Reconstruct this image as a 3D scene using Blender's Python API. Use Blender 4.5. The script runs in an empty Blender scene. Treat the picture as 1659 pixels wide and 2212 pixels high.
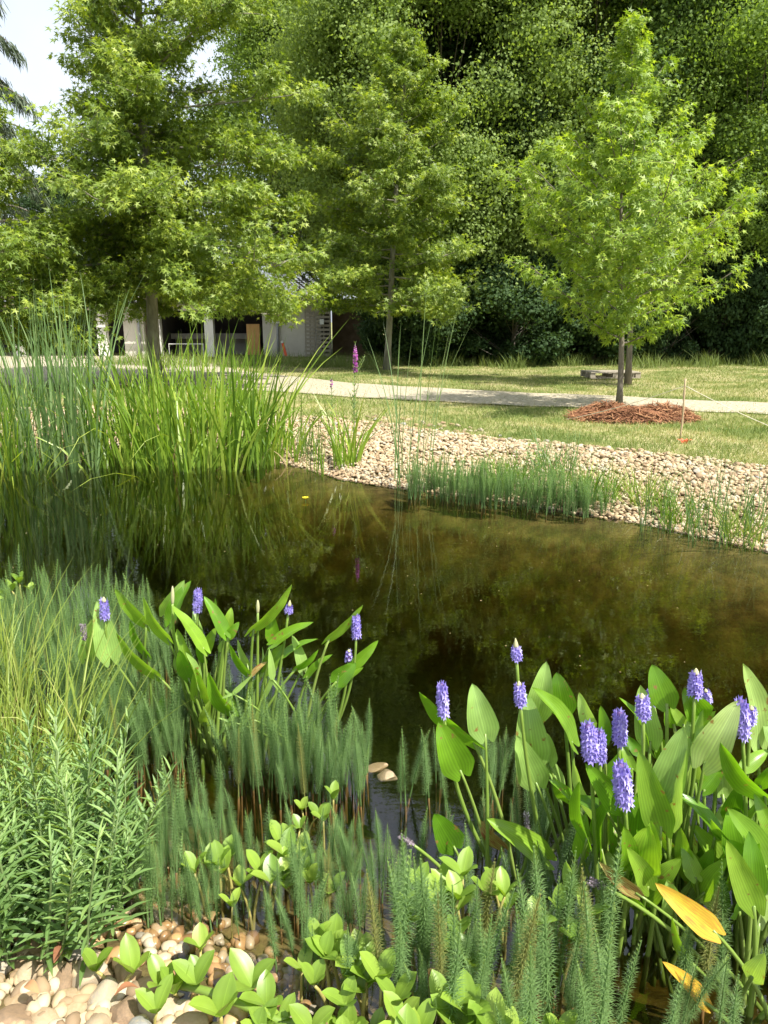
import bpy, math, random
import numpy as np
from mathutils import Vector, Matrix
PI = math.pi
SC = bpy.context.scene
COL = SC.collection
rng = np.random.default_rng(7)
random.seed(7)

# ---------------------------------------------------------------- camera, sky, sun
CAMZ = 1.65
PITCH = math.radians(14.4)
cam = bpy.data.objects.new('camera', bpy.data.cameras.new('camera'))
COL.objects.link(cam)
cam.location = (0, 0, CAMZ)
cam.rotation_euler = (PI/2 - PITCH, 0, 0)
cam.data.sensor_fit = 'VERTICAL'
cam.data.angle = math.radians(69.0)
cam.data.clip_end = 3000
cam.data.clip_start = 0.02
SC.camera = cam

SUN_ELEV = math.radians(56)
SUN_AZ = math.radians(128)          # compass style, 0 = +Y, 90 = +X
sun_dir = Vector((math.sin(SUN_AZ)*math.cos(SUN_ELEV), math.cos(SUN_AZ)*math.cos(SUN_ELEV), math.sin(SUN_ELEV)))
w = bpy.data.worlds.new('World'); SC.world = w; w.use_nodes = True
nt = w.node_tree; nt.nodes.clear()
sky = nt.nodes.new('ShaderNodeTexSky'); sky.sky_type = 'NISHITA'; sky.sun_disc = False
sky.sun_elevation = SUN_ELEV; sky.sun_rotation = SUN_AZ
sky.air_density = 1.0; sky.dust_density = 3.5; sky.ozone_density = 1.0
bg = nt.nodes.new('ShaderNodeBackground'); bg.inputs[1].default_value = 0.15
wo = nt.nodes.new('ShaderNodeOutputWorld')
tcw = nt.nodes.new('ShaderNodeTexCoord'); cn = nt.nodes.new('ShaderNodeTexNoise'); cn.inputs['Scale'].default_value = 2.6; cn.inputs['Detail'].default_value = 7
cr_ = nt.nodes.new('ShaderNodeMapRange'); cr_.inputs[1].default_value = .38; cr_.inputs[2].default_value = .62; cr_.inputs[3].default_value = .45; cr_.inputs[4].default_value = .9
cm = nt.nodes.new('ShaderNodeMix'); cm.data_type = 'RGBA'; cm.inputs[7].default_value = (3.6, 3.9, 4.2, 1)
nt.links.new(tcw.outputs['Generated'], cn.inputs[0]); nt.links.new(cn.outputs[0], cr_.inputs[0]); nt.links.new(cr_.outputs[0], cm.inputs[0])
nt.links.new(sky.outputs[0], cm.inputs[6]); nt.links.new(cm.outputs[2], bg.inputs[0]); nt.links.new(bg.outputs[0], wo.inputs[0])
sl = bpy.data.lights.new('sun', 'SUN'); sl.energy = 4.9; sl.angle = math.radians(0.55); sl.color = (1, .955, .87)
so = bpy.data.objects.new('sun', sl); COL.objects.link(so)
so.rotation_euler = (-sun_dir).to_track_quat('-Z', 'Y').to_euler()
SC.view_settings.view_transform = 'Standard'; SC.view_settings.look = 'None'
SC.view_settings.exposure = 1.0; SC.view_settings.gamma = 1
SC.cycles.max_bounces = 7; SC.cycles.diffuse_bounces = 3; SC.cycles.glossy_bounces = 3
SC.cycles.transmission_bounces = 4; SC.cycles.transparent_max_bounces = 10; SC.cycles.volume_bounces = 0
SC.cycles.caustics_reflective = False; SC.cycles.caustics_refractive = False

# ---------------------------------------------------------------- picture coordinates -> places (1659 x 2212 grid)
FX = 1106/math.tan(math.radians(34.5))
def ray(px, py):
    u = (px-829.5)/FX; v = (1106-py)/FX
    cp, sp = math.cos(PITCH), math.sin(PITCH)
    return np.array([u, cp + v*sp, v*cp - sp])
def G(px, py, z=0.0):
    d = ray(px, py); t = (z-CAMZ)/d[2]
    return np.array([0, 0, CAMZ]) + d*t
def D(px, py, Y):
    d = ray(px, py); t = Y/d[1]
    return np.array([0, 0, CAMZ]) + d*t

# ---------------------------------------------------------------- mesh buffers
class MB:
    def __init__(s): s.V=[]; s.A=[]; s.F=[]; s.M=[]; s.n=0
    def add(s, V, F, A=None, m=0):
        V = np.asarray(V, dtype=np.float32).reshape(-1, 3); F = np.asarray(F, dtype=np.int32)
        if A is None: A = np.tile(np.array([.5,.5,.5],dtype=np.float32), (len(V),1))
        elif np.ndim(A) == 0: A = np.tile(np.array([.5,.5,A],dtype=np.float32), (len(V),1))
        s.V.append(V); s.A.append(np.asarray(A,dtype=np.float32)); s.F.append(F+s.n); s.M.append(np.full(len(F), m, dtype=np.int32)); s.n += len(V)
    def mesh(s, name, mats, smooth=True):
        V = np.concatenate(s.V); A = np.concatenate(s.A)
        idx = np.concatenate([f.ravel() for f in s.F]).astype(np.int32)
        tot = np.concatenate([np.full(len(f), f.shape[1], dtype=np.int32) for f in s.F])
        st = np.zeros(len(tot), dtype=np.int32); st[1:] = np.cumsum(tot)[:-1]
        me = bpy.data.meshes.new(name)
        me.vertices.add(len(V)); me.vertices.foreach_set('co', V.ravel())
        me.loops.add(len(idx)); me.loops.foreach_set('vertex_index', idx)
        me.polygons.add(len(tot)); me.polygons.foreach_set('loop_start', st)
        try: me.polygons.foreach_set('loop_total', tot)
        except Exception: pass
        me.polygons.foreach_set('material_index', np.concatenate(s.M))
        me.polygons.foreach_set('use_smooth', np.full(len(tot), smooth, dtype=bool))
        at = me.attributes.new('lc', 'FLOAT_VECTOR', 'POINT'); at.data.foreach_set('vector', A.ravel())
        me.update(calc_edges=True)
        for m in (mats if isinstance(mats, (list, tuple)) else [mats]): me.materials.append(m)
        return me
    def build(s, name, mats, parent=None, smooth=True):
        o = bpy.data.objects.new(name, s.mesh(name, mats, smooth)); COL.objects.link(o)
        if parent is not None: o.parent = parent
        return o
def tag(o, label=None, cat=None, group=None, kind=None):
    if label: o['label'] = label
    if cat: o['category'] = cat
    if group: o['group'] = group
    if kind: o['kind'] = kind
    return o
def empty(name, loc, label, cat, group=None, rz=0):
    o = bpy.data.objects.new(name, None); COL.objects.link(o); o.location = tuple(loc); o.rotation_euler = (0,0,rz)
    o.empty_display_size = .1
    return tag(o, label, cat, group)
def copy_tree(o, parent=None):
    c = o.copy(); COL.objects.link(c)
    if parent is not None: c.parent = parent
    for ch in KIDS.get(o.name, []): copy_tree(ch, c)
    return c
KIDS = {}
ORD = ['leftmost']+[w_+' from the left' for w_ in 'second third fourth fifth sixth seventh eighth ninth tenth eleventh twelfth thirteenth fourteenth fifteenth sixteenth seventeenth eighteenth nineteenth twentieth'.split()]
def kid(parent, o):
    o.parent = parent; KIDS.setdefault(parent.name, []).append(o); return o
def norm(v):
    v = np.asarray(v, dtype=float); return v/np.maximum(np.linalg.norm(v, axis=-1, keepdims=True), 1e-9)

def tube(mb, pts, rad, sides=6, m=0, tone=.5, cap=True):
    pts = np.asarray(pts, dtype=float); n = len(pts)
    rad = np.broadcast_to(np.asarray(rad, dtype=float), (n,))
    tg = np.gradient(pts, axis=0); tg = norm(tg)
    ref = np.array([0,0,1.]) if abs(tg[0][2]) < .9 else np.array([1.,0,0])
    a = norm(np.cross(tg, ref)); b = np.cross(tg, a)
    th = np.arange(sides)/sides*2*PI
    V = pts[:,None,:] + rad[:,None,None]*(a[:,None,:]*np.cos(th)[None,:,None] + b[:,None,:]*np.sin(th)[None,:,None])
    i = np.arange(n-1)[:,None]*sides; j = np.arange(sides)[None,:]; k = (j+1)%sides
    F = np.stack([i+j, i+k, i+sides+k, i+sides+j], -1).reshape(-1,4)
    L = np.linspace(0,1,n)
    A = np.zeros((n,sides,3)); A[...,0] = (np.arange(sides)/sides)[None,:]; A[...,1] = L[:,None]; A[...,2] = tone
    mb.add(V.reshape(-1,3), F, A.reshape(-1,3), m)
    if cap:
        c = np.array([(n-1)*sides + q for q in range(sides)])
        mb.F.append(np.array([c])+mb.n-n*sides); mb.M.append(np.array([m]))
        c = np.array([q for q in range(sides)][::-1])
        mb.F.append(np.array([c])+mb.n-n*sides); mb.M.append(np.array([m]))
def box(mb, c, s, m=0, tone=.5, rz=0, rx=0, ry=0):
    c = np.asarray(c,float); s = np.asarray(s,float)/2
    P = np.array([[x,y,z] for x in(-1,1) for y in(-1,1) for z in(-1,1)])*s
    R = np.array(Matrix.Rotation(rz,3,'Z') @ Matrix.Rotation(ry,3,'Y') @ Matrix.Rotation(rx,3,'X'))
    P = P@R.T + c
    mb.add(P, [[0,1,3,2],[4,6,7,5],[0,4,5,1],[2,3,7,6],[0,2,6,4],[1,5,7,3]], tone, m)
def bez(p0, p1, p2, n=8):
    t = np.linspace(0,1,n)[:,None]; p0,p1,p2 = map(lambda q: np.asarray(q,float), (p0,p1,p2))
    return p0*(1-t)**2 + p1*2*t*(1-t) + p2*t*t

# ---------------------------------------------------------------- materials
def mat(name):
    m = bpy.data.materials.new(name); m.use_nodes = True
    n = m.node_tree; n.nodes.clear()
    out = n.nodes.new('ShaderNodeOutputMaterial')
    return m, n, out
def N(n, t, **kw):
    x = n.nodes.new(t)
    for k, v in kw.items():
        if k.startswith('i_'): x.inputs[k[2:].replace('_',' ')].default_value = v
        else: setattr(x, k, v)
    return x
def ramp(n, fac, stops):
    r = n.nodes.new('ShaderNodeValToRGB'); n.links.new(fac, r.inputs[0])
    e = r.color_ramp.elements
    while len(e) < len(stops): e.new(.5)
    for i,(p,c) in enumerate(stops): e[i].position = p; e[i].color = (*c, 1)
    return r.outputs[0]
def leafmat(name, c1, c2, c3=None, trans=.35, rough=.45, spec=.4, veins=0, vein_scale=26, tcol=None, spots=None, blem=0):
    """tone runs c1 -> c2 (-> c3); light passes partly through"""
    m, n, out = mat(name); L = n.links.new
    at = N(n,'ShaderNodeAttribute', attribute_name='lc'); sp = N(n,'ShaderNodeSeparateXYZ'); L(at.outputs['Vector'], sp.inputs[0])
    stops = [(0,c1),(1,c2)] if c3 is None else [(0,c1),(.6,c2),(1,c3)]
    col = ramp(n, sp.outputs['Z'], stops)
    if veins:
        # parallel arcs that run from base to tip
        mul = N(n,'ShaderNodeMath', operation='MULTIPLY'); mul.inputs[1].default_value = vein_scale; L(sp.outputs['X'], mul.inputs[0])
        sn = N(n,'ShaderNodeMath', operation='SINE'); L(mul.outputs[0], sn.inputs[0])
        mr = N(n,'ShaderNodeMapRange'); L(sn.outputs[0], mr.inputs[0]); mr.inputs[1].default_value=-1; mr.inputs[3].default_value = 1-veins; mr.inputs[4].default_value = 1+veins*.4
        no = N(n,'ShaderNodeTexNoise'); no.inputs['Scale'].default_value = 14; tc = N(n,'ShaderNodeTexCoord'); L(tc.outputs['Object'], no.inputs[0])
        mr2 = N(n,'ShaderNodeMapRange'); L(no.outputs[0], mr2.inputs[0]); mr2.inputs[1].default_value=.3; mr2.inputs[2].default_value=.7; mr2.inputs[3].default_value=.82; mr2.inputs[4].default_value=1.15
        m3 = N(n,'ShaderNodeMath', operation='MULTIPLY'); L(mr.outputs[0], m3.inputs[0]); L(mr2.outputs[0], m3.inputs[1])
        ab = N(n,'ShaderNodeMath', operation='ABSOLUTE'); L(sp.outputs['X'], ab.inputs[0])
        mid = N(n,'ShaderNodeMapRange'); L(ab.outputs[0], mid.inputs[0]); mid.inputs[1].default_value=.0; mid.inputs[2].default_value=.05; mid.inputs[3].default_value=1.35; mid.inputs[4].default_value=1
        m4 = N(n,'ShaderNodeMath', operation='MULTIPLY'); L(m3.outputs[0], m4.inputs[0]); L(mid.outputs[0], m4.inputs[1])
        mx = N(n,'ShaderNodeVectorMath', operation='SCALE'); L(col, mx.inputs[0]); L(m4.outputs[0], mx.inputs['Scale'])
        col = mx.outputs[0]
        vb = mr.outputs[0]
    if spots:
        no = N(n,'ShaderNodeTexNoise'); no.inputs['Scale'].default_value = spots[1]; no.inputs['Detail'].default_value=4
        cmb = N(n,'ShaderNodeVectorMath', operation='MULTIPLY'); cmb.inputs[1].default_value=(3.2,.7,0); L(at.outputs['Vector'], cmb.inputs[0]); L(cmb.outputs[0], no.inputs[0])
        fr = ramp(n, no.outputs[0], [(spots[2],(0,0,0)),(spots[2]+.12,(1,1,1))])
        mm = N(n,'ShaderNodeMix', data_type='RGBA'); L(fr, mm.inputs[0]); L(col, mm.inputs[6]); mm.inputs[7].default_value = (*spots[0],1)
        col = mm.outputs[2]
    if blem:
        tc2 = N(n,'ShaderNodeTexCoord'); nb = N(n,'ShaderNodeTexNoise'); nb.inputs['Scale'].default_value = 38; nb.inputs['Detail'].default_value = 3; L(tc2.outputs['Object'], nb.inputs[0])
        fb = ramp(n, nb.outputs[0], [(blem,(0,0,0)),(blem+.05,(1,1,1))]); mb_ = N(n,'ShaderNodeMix', data_type='RGBA'); L(fb, mb_.inputs[0]); L(col, mb_.inputs[6]); mb_.inputs[7].default_value = (.26,.17,.05,1); col = mb_.outputs[2]
    p = N(n,'ShaderNodeBsdfPrincipled'); L(col, p.inputs['Base Color']); p.inputs['Roughness'].default_value = rough; p.inputs['Specular IOR Level'].default_value = spec
    if veins:
        b = N(n,'ShaderNodeBump'); b.inputs['Strength'].default_value=.25; b.inputs['Distance'].default_value=.002; L(vb, b.inputs['Height']); L(b.outputs[0], p.inputs['Normal'])
    t = N(n,'ShaderNodeBsdfTranslucent')
    gm = N(n,'ShaderNodeMix', data_type='RGBA', blend_type='MULTIPLY'); gm.inputs[0].default_value = 1; L(col, gm.inputs[6]); gm.inputs[7].default_value = (*(tcol or (1.5,1.5,.5)),1)
    L(gm.outputs[2], t.inputs[0])
    ms = N(n,'ShaderNodeMixShader'); ms.inputs[0].default_value = trans
    L(p.outputs[0], ms.inputs[1]); L(t.outputs[0], ms.inputs[2]); L(ms.outputs[0], out.inputs[0])
    return m
def noisemat(name, stops, scale=5, detail=5, rough=.9, bump=.3, bscale=None, stretch=(1,1,1), coord='Object', spec=.25, rnd=False, bdist=.02, tone=False):
    m, n, out = mat(name); L = n.links.new
    tc = N(n,'ShaderNodeTexCoord'); mp = N(n,'ShaderNodeMapping'); mp.inputs['Scale'].default_value = stretch
    L(tc.outputs[coord], mp.inputs[0])
    no = N(n,'ShaderNodeTexNoise'); no.inputs['Scale'].default_value=scale; no.inputs['Detail'].default_value=detail; no.inputs['Roughness'].default_value=.6
    L(mp.outputs[0], no.inputs[0])
    fac = no.outputs[0]
    if tone:
        at = N(n,'ShaderNodeAttribute', attribute_name='lc'); sp = N(n,'ShaderNodeSeparateXYZ'); L(at.outputs['Vector'], sp.inputs[0])
        a = N(n,'ShaderNodeMath', operation='MULTIPLY_ADD'); L(no.outputs[0], a.inputs[0]); a.inputs[1].default_value=.35; 
        b_ = N(n,'ShaderNodeMath', operation='MULTIPLY_ADD'); L(sp.outputs['Z'], b_.inputs[0]); b_.inputs[1].default_value=.8; b_.inputs[2].default_value=-.07
        L(b_.outputs[0], a.inputs[2]); fac = a.outputs[0]
    if rnd:
        oi = N(n,'ShaderNodeObjectInfo'); a = N(n,'ShaderNodeMath', operation='MULTIPLY_ADD'); L(no.outputs[0], a.inputs[0]); a.inputs[1].default_value=.45
        b_ = N(n,'ShaderNodeMath', operation='MULTIPLY_ADD'); L(oi.outputs['Random'], b_.inputs[0]); b_.inputs[1].default_value=.85; b_.inputs[2].default_value=-.15
        L(b_.outputs[0], a.inputs[2]); fac = a.outputs[0]
    col = ramp(n, fac, stops)
    p = N(n,'ShaderNodeBsdfPrincipled'); L(col, p.inputs['Base Color']); p.inputs['Roughness'].default_value=rough; p.inputs['Specular IOR Level'].default_value=spec
    if bump:
        n2 = N(n,'ShaderNodeTexNoise'); n2.inputs['Scale'].default_value=bscale or scale*6; n2.inputs['Detail'].default_value=6; L(mp.outputs[0], n2.inputs[0])
        b = N(n,'ShaderNodeBump'); b.inputs['Strength'].default_value=bump; b.inputs['Distance'].default_value=bdist; L(n2.outputs[0], b.inputs['Height']); L(b.outputs[0], p.inputs['Normal'])
    L(p.outputs[0], out.inputs[0]); return m

M = {}
M['gum'] = leafmat('sweetgum_leaf', (.11,.175,.028),(.20,.28,.04),(.34,.41,.06), trans=.40, rough=.45, spec=.4)
M['gum_young'] = leafmat('young_sweetgum_leaf', (.13,.215,.03),(.235,.34,.042),(.37,.47,.07), trans=.42, rough=.45, spec=.4)
M['oak'] = leafmat('oak_leaf', (.17,.24,.07),(.25,.34,.10),(.34,.43,.15), trans=.46, rough=.6, spec=.15)
M['wood_leaf'] = leafmat('woodland_leaf', (.12,.19,.045),(.18,.27,.06),(.26,.35,.09), trans=.46, rough=.6, spec=.15)
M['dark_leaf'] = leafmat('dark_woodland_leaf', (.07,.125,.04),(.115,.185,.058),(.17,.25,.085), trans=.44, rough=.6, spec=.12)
M['cedar'] = leafmat('cedar_needle', (.04,.065,.035),(.07,.10,.05),(.10,.13,.07), trans=.15, rough=.6)
M['bark'] = noisemat('bark', [(.3,(.10,.085,.065)),(.6,(.20,.175,.14)),(.8,(.30,.28,.24))], 9, 6, .95, .7, 30, (1,1,.25))
M['bark_pale'] = noisemat('lichened_bark', [(.3,(.13,.12,.085)),(.55,(.26,.25,.19)),(.8,(.38,.37,.31))], 9, 6, .95, .7, 30, (1,1,.35))
M['reed'] = leafmat('reed_blade', (.09,.17,.055),(.15,.245,.085),(.25,.33,.14), trans=.35, rough=.45)
M['iris'] = leafmat('iris_blade', (.09,.175,.018),(.19,.31,.03),(.42,.50,.09), trans=.38, rough=.38, spec=.5)
M['dry'] = leafmat('dry_blade', (.22,.15,.07),(.38,.29,.14),(.50,.42,.24), trans=.2, rough=.8, tcol=(1.1,1,.7))
M['grass'] = leafmat('lawn_blade', (.13,.19,.04),(.24,.28,.08),(.48,.42,.20), trans=.3, rough=.7, tcol=(1.2,1.2,.6))
M['tail'] = leafmat('mares_tail_needles', (.125,.22,.085),(.205,.32,.11),(.38,.50,.10), trans=.42, rough=.45, spec=.35)
M['tail_old'] = leafmat('mares_tail_old_needles', (.17,.19,.06),(.28,.29,.09),(.42,.45,.12), trans=.35, rough=.6, spec=.2)
M['bush'] = leafmat('shade_darkened_leaf', (.03,.06,.022),(.05,.09,.032),(.08,.13,.045), trans=.3, rough=.6, spec=.12)  # leaf green darkened so the deep shade of the wood is in the colour
M['tail_stem'] = leafmat('mares_tail_stem', (.20,.11,.04),(.30,.18,.07),(.42,.30,.13), trans=.1, rough=.5)
M['pick'] = leafmat('pickerel_leaf', (.15,.30,.025),(.24,.41,.04),(.37,.52,.08), trans=.42, rough=.3, spec=.6, veins=.15, vein_scale=34, blem=.655)
M['pick_deep'] = leafmat('pickerel_leaf_deep', (.09,.22,.012),(.16,.33,.02),(.26,.43,.035), trans=.45, rough=.3, spec=.6, veins=.15, vein_scale=34, blem=.655)
M['pick_pale'] = leafmat('pickerel_leaf_pale_sheen', (.24,.40,.10),(.33,.50,.13),(.44,.58,.2), trans=.38, rough=.33, spec=.6, veins=.13, vein_scale=34, blem=.655)  # grey green leaf tone, partly sky sheen put into the colour
M['pick_yellow'] = leafmat('pickerel_leaf_yellow', (.58,.40,.035),(.66,.49,.05),(.70,.56,.10), trans=.3, rough=.5, veins=.12, vein_scale=34, tcol=(1.1,1,.6), spots=((.60,.20,.04),6,.49))
M['pick_brown'] = leafmat('pickerel_leaf_withered', (.35,.35,.09),(.45,.45,.14),(.5,.5,.2), trans=.2, rough=.6, veins=.1, tcol=(1.1,1,.6), spots=((.28,.10,.04),4,.44))
M['stalk'] = leafmat('fleshy_stalk', (.12,.20,.03),(.19,.29,.05),(.28,.36,.09), trans=.15, rough=.35, spec=.5)
M['petal'] = leafmat('violet_petal', (.20,.16,.50),(.33,.27,.69),(.56,.51,.87), trans=.3, rough=.6, tcol=(1.1,1,1.2))
M['spike_core'] = leafmat('flower_core', (.09,.05,.17),(.14,.08,.22),(.24,.18,.3), trans=.05, rough=.8)
M['bud'] = leafmat('flower_bud', (.34,.34,.16),(.48,.46,.26),(.6,.58,.38), trans=.1, rough=.8)
M['seed'] = leafmat('faded_flower', (.13,.10,.13),(.32,.27,.30),(.62,.56,.6), trans=.1, rough=.9)
M['magenta'] = leafmat('magenta_petal', (.42,.10,.40),(.58,.18,.55),(.75,.35,.70), trans=.3, rough=.7, tcol=(1.2,.9,1.2))
M['bog'] = leafmat('bogbean_leaf', (.15,.26,.035),(.24,.37,.05),(.36,.48,.08), trans=.36, rough=.38, spec=.5, veins=.05, vein_scale=9)
M['bog_stalk'] = leafmat('bogbean_stalk', (.30,.26,.08),(.36,.32,.10),(.42,.38,.15), trans=.1, rough=.4)
M['herb'] = leafmat('marginal_herb_leaf', (.085,.16,.045),(.14,.235,.075),(.27,.38,.12), trans=.35, rough=.5, spec=.35, veins=.05, vein_scale=9)
M['herb_stem'] = leafmat('herb_stem', (.11,.17,.06),(.17,.24,.09),(.2,.28,.1), trans=.05, rough=.5)
M['sedge'] = leafmat('sedge_blade', (.17,.25,.04),(.28,.36,.07),(.44,.46,.15), trans=.35, rough=.5)
M['yellow'] = leafmat('yellow_petal', (.7,.6,.02),(.8,.68,.04), trans=.2)
M['stone'] = noisemat('stone', [(0,(.14,.105,.07)),(.22,(.26,.175,.105)),(.42,(.31,.215,.115)),(.58,(.36,.275,.17)),(.76,(.38,.315,.22)),(.92,(.23,.235,.225)),(1,(.38,.35,.28))], 6, 6, .7, .35, 45, rnd=True, bdist=.006, spec=.35)
M['pebble'] = noisemat('pebble', [(0,(.16,.12,.075)),(.2,(.28,.195,.115)),(.4,(.37,.275,.16)),(.6,(.43,.34,.21)),(.8,(.46,.39,.27)),(1,(.30,.28,.24))], 7, 4, .85, .2, 40, tone=True, bdist=.004)
M['wet_pebble'] = noisemat('wet_pebble', [(0,(.15,.10,.055)),(.2,(.30,.17,.08)),(.4,(.42,.25,.11)),(.6,(.48,.33,.18)),(.8,(.44,.37,.27)),(1,(.25,.25,.23))], 7, 4, .35, .2, 40, tone=True, bdist=.004, spec=.5)
M['mulch'] = leafmat('bark_fibre', (.13,.05,.025),(.25,.11,.05),(.42,.23,.11), trans=.05, rough=.9)
M['wood'] = noisemat('weathered_timber', [(.3,(.22,.19,.15)),(.6,(.36,.32,.25)),(.8,(.46,.42,.35))], 6, 6, .9, .3, 40, (1,8,8))
M['wood_orange'] = noisemat('varnished_timber', [(.3,(.42,.22,.08)),(.7,(.56,.32,.13))], 3, 4, .6, .1, 30, (6,6,1))
M['post'] = noisemat('cane', [(.3,(.36,.26,.15)),(.7,(.50,.39,.25))], 8, 4, .8, .2, 30, (4,4,.5))
M['render'] = noisemat('lime_render', [(.3,(.46,.43,.37)),(.55,(.57,.54,.47)),(.75,(.62,.59,.52))], 1.2, 7, .95, .25, 60)
M['concrete'] = noisemat('pale_pillar_paint', [(.25,(.56,.53,.48)),(.5,(.74,.72,.67)),(.75,(.78,.76,.72))], 2.5, 8, .9, .2, 50)
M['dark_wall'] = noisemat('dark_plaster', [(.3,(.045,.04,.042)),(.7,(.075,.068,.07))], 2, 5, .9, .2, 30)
M['counter'] = noisemat('grey_counter', [(.3,(.25,.23,.22)),(.7,(.34,.32,.30))], 2, 5, .7, .1, 30)
M['brick'] = noisemat('brown_brick', [(.3,(.12,.08,.05)),(.7,(.22,.15,.10))], 3, 5, .95, .5, 20)
M['tile'] = noisemat('clay_tile', [(.25,(.30,.19,.13)),(.5,(.44,.31,.23)),(.75,(.52,.42,.34))], 4, 7, .95, .3, 30)
M['metal'] = noisemat('grey_metal', [(.3,(.25,.26,.28)),(.7,(.36,.37,.39))], 3, 3, .45, .05, 30)
M['whitebox'] = noisemat('white_plastic', [(.3,(.62,.62,.58)),(.7,(.72,.72,.68))], 3, 3, .5, .05, 30)
M['black'] = noisemat('black_stuff', [(.3,(.015,.015,.015)),(.7,(.03,.03,.03))], 3, 3, .6, .05, 30)
M['red'] = noisemat('red_tape', [(.3,(.75,.11,.05)),(.7,(.85,.16,.08))], 3, 3, .5, .05, 30)
M['rope'] = noisemat('straw_string', [(.3,(.55,.5,.38)),(.7,(.68,.63,.5))], 30, 3, .9, .1, 60)
M['path'] = noisemat('gravel', [(.3,(.22,.185,.125)),(.5,(.37,.325,.235)),(.66,(.50,.45,.35))], 16, 12, .95, .8, 55, coord='Object')

# lawn soil, patchy straw and green
def lawn_mat():
    m,n,out = mat('lawn_turf'); L=n.links.new
    tc=N(n,'ShaderNodeTexCoord')
    a=N(n,'ShaderNodeTexNoise'); a.inputs['Scale'].default_value=.9; a.inputs['Detail'].default_value=7; L(tc.outputs['Object'],a.inputs[0])
    b=N(n,'ShaderNodeTexNoise'); b.inputs['Scale'].default_value=22; b.inputs['Detail'].default_value=6; L(tc.outputs['Object'],b.inputs[0])
    ad=N(n,'ShaderNodeMath',operation='MULTIPLY_ADD'); L(b.outputs[0],ad.inputs[0]); ad.inputs[1].default_value=.7; 
    s=N(n,'ShaderNodeMath',operation='SUBTRACT'); L(a.outputs[0],s.inputs[0]); s.inputs[1].default_value=.33; L(s.outputs[0],ad.inputs[2])
    col=ramp(n,ad.outputs[0],[(.36,(.08,.12,.03)),(.47,(.15,.18,.05)),(.56,(.28,.26,.12)),(.68,(.38,.33,.18))])
    p=N(n,'ShaderNodeBsdfPrincipled'); L(col,p.inputs['Base Color']); p.inputs['Roughness'].default_value=.95; p.inputs['Specular IOR Level'].default_value=.1
    bp=N(n,'ShaderNodeBump'); bp.inputs['Strength'].default_value=.6; bp.inputs['Distance'].default_value=.03; L(b.outputs[0],bp.inputs['Height']); L(bp.outputs[0],p.inputs['Normal'])
    L(p.outputs[0],out.inputs[0]); return m
M['lawn']=lawn_mat()
M['bed'] = noisemat('pond_silt', [(.3,(.07,.056,.024)),(.46,(.12,.092,.038)),(.58,(.20,.15,.062)),(.72,(.29,.22,.10))], 5, 10, .95, .6, 40)
def water_mat():
    m,n,out=mat('pond_water'); L=n.links.new
    tc=N(n,'ShaderNodeTexCoord'); mp=N(n,'ShaderNodeMapping'); mp.inputs['Scale'].default_value=(1,1.9,1); L(tc.outputs['Object'],mp.inputs[0])
    a=N(n,'ShaderNodeTexNoise'); a.inputs['Scale'].default_value=4.5; a.inputs['Detail'].default_value=3; a.inputs['Distortion'].default_value=.4; L(mp.outputs[0],a.inputs[0])
    c=N(n,'ShaderNodeTexNoise'); c.inputs['Scale'].default_value=.55; c.inputs['Detail'].default_value=2; L(tc.outputs['Object'],c.inputs[0])
    pw=N(n,'ShaderNodeMapRange'); L(c.outputs[0],pw.inputs[0]); pw.inputs[1].default_value=.38; pw.inputs[2].default_value=.66; pw.inputs[3].default_value=.15; pw.inputs[4].default_value=1
    mp2=N(n,'ShaderNodeMapping'); mp2.inputs['Scale'].default_value=(1,2.6,1); L(tc.outputs['Object'],mp2.inputs[0])
    a2=N(n,'ShaderNodeTexNoise'); a2.inputs['Scale'].default_value=13; a2.inputs['Detail'].default_value=2; L(mp2.outputs[0],a2.inputs[0])
    ma=N(n,'ShaderNodeMath',operation='MULTIPLY_ADD'); L(a2.outputs[0],ma.inputs[0]); ma.inputs[1].default_value=.28; L(a.outputs[0],ma.inputs[2])
    h=N(n,'ShaderNodeMath',operation='MULTIPLY'); L(ma.outputs[0],h.inputs[0]); L(pw.outputs[0],h.inputs[1])
    b=N(n,'ShaderNodeBump'); b.inputs['Strength'].default_value=.10; b.inputs['Distance'].default_value=.012; L(h.outputs[0],b.inputs['Height'])
    fr=N(n,'ShaderNodeFresnel'); fr.inputs[0].default_value=1.72; L(b.outputs[0],fr.inputs[1])
    g=N(n,'ShaderNodeBsdfGlossy'); g.inputs['Roughness'].default_value=.0; L(b.outputs[0],g.inputs['Normal'])
    t=N(n,'ShaderNodeBsdfTransparent'); t.inputs[0].default_value=(.97,.97,.95,1)
    ms=N(n,'ShaderNodeMixShader'); L(fr.outputs[0],ms.inputs[0]); L(t.outputs[0],ms.inputs[1]); L(g.outputs[0],ms.inputs[2])
    L(ms.outputs[0],out.inputs[0])
    v=N(n,'ShaderNodeVolumeAbsorption'); v.inputs['Color'].default_value=(.555,.53,.2,1); v.inputs['Density'].default_value=2.5
    L(v.outputs[0],out.inputs['Volume']); return m
M['water']=water_mat()

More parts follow.
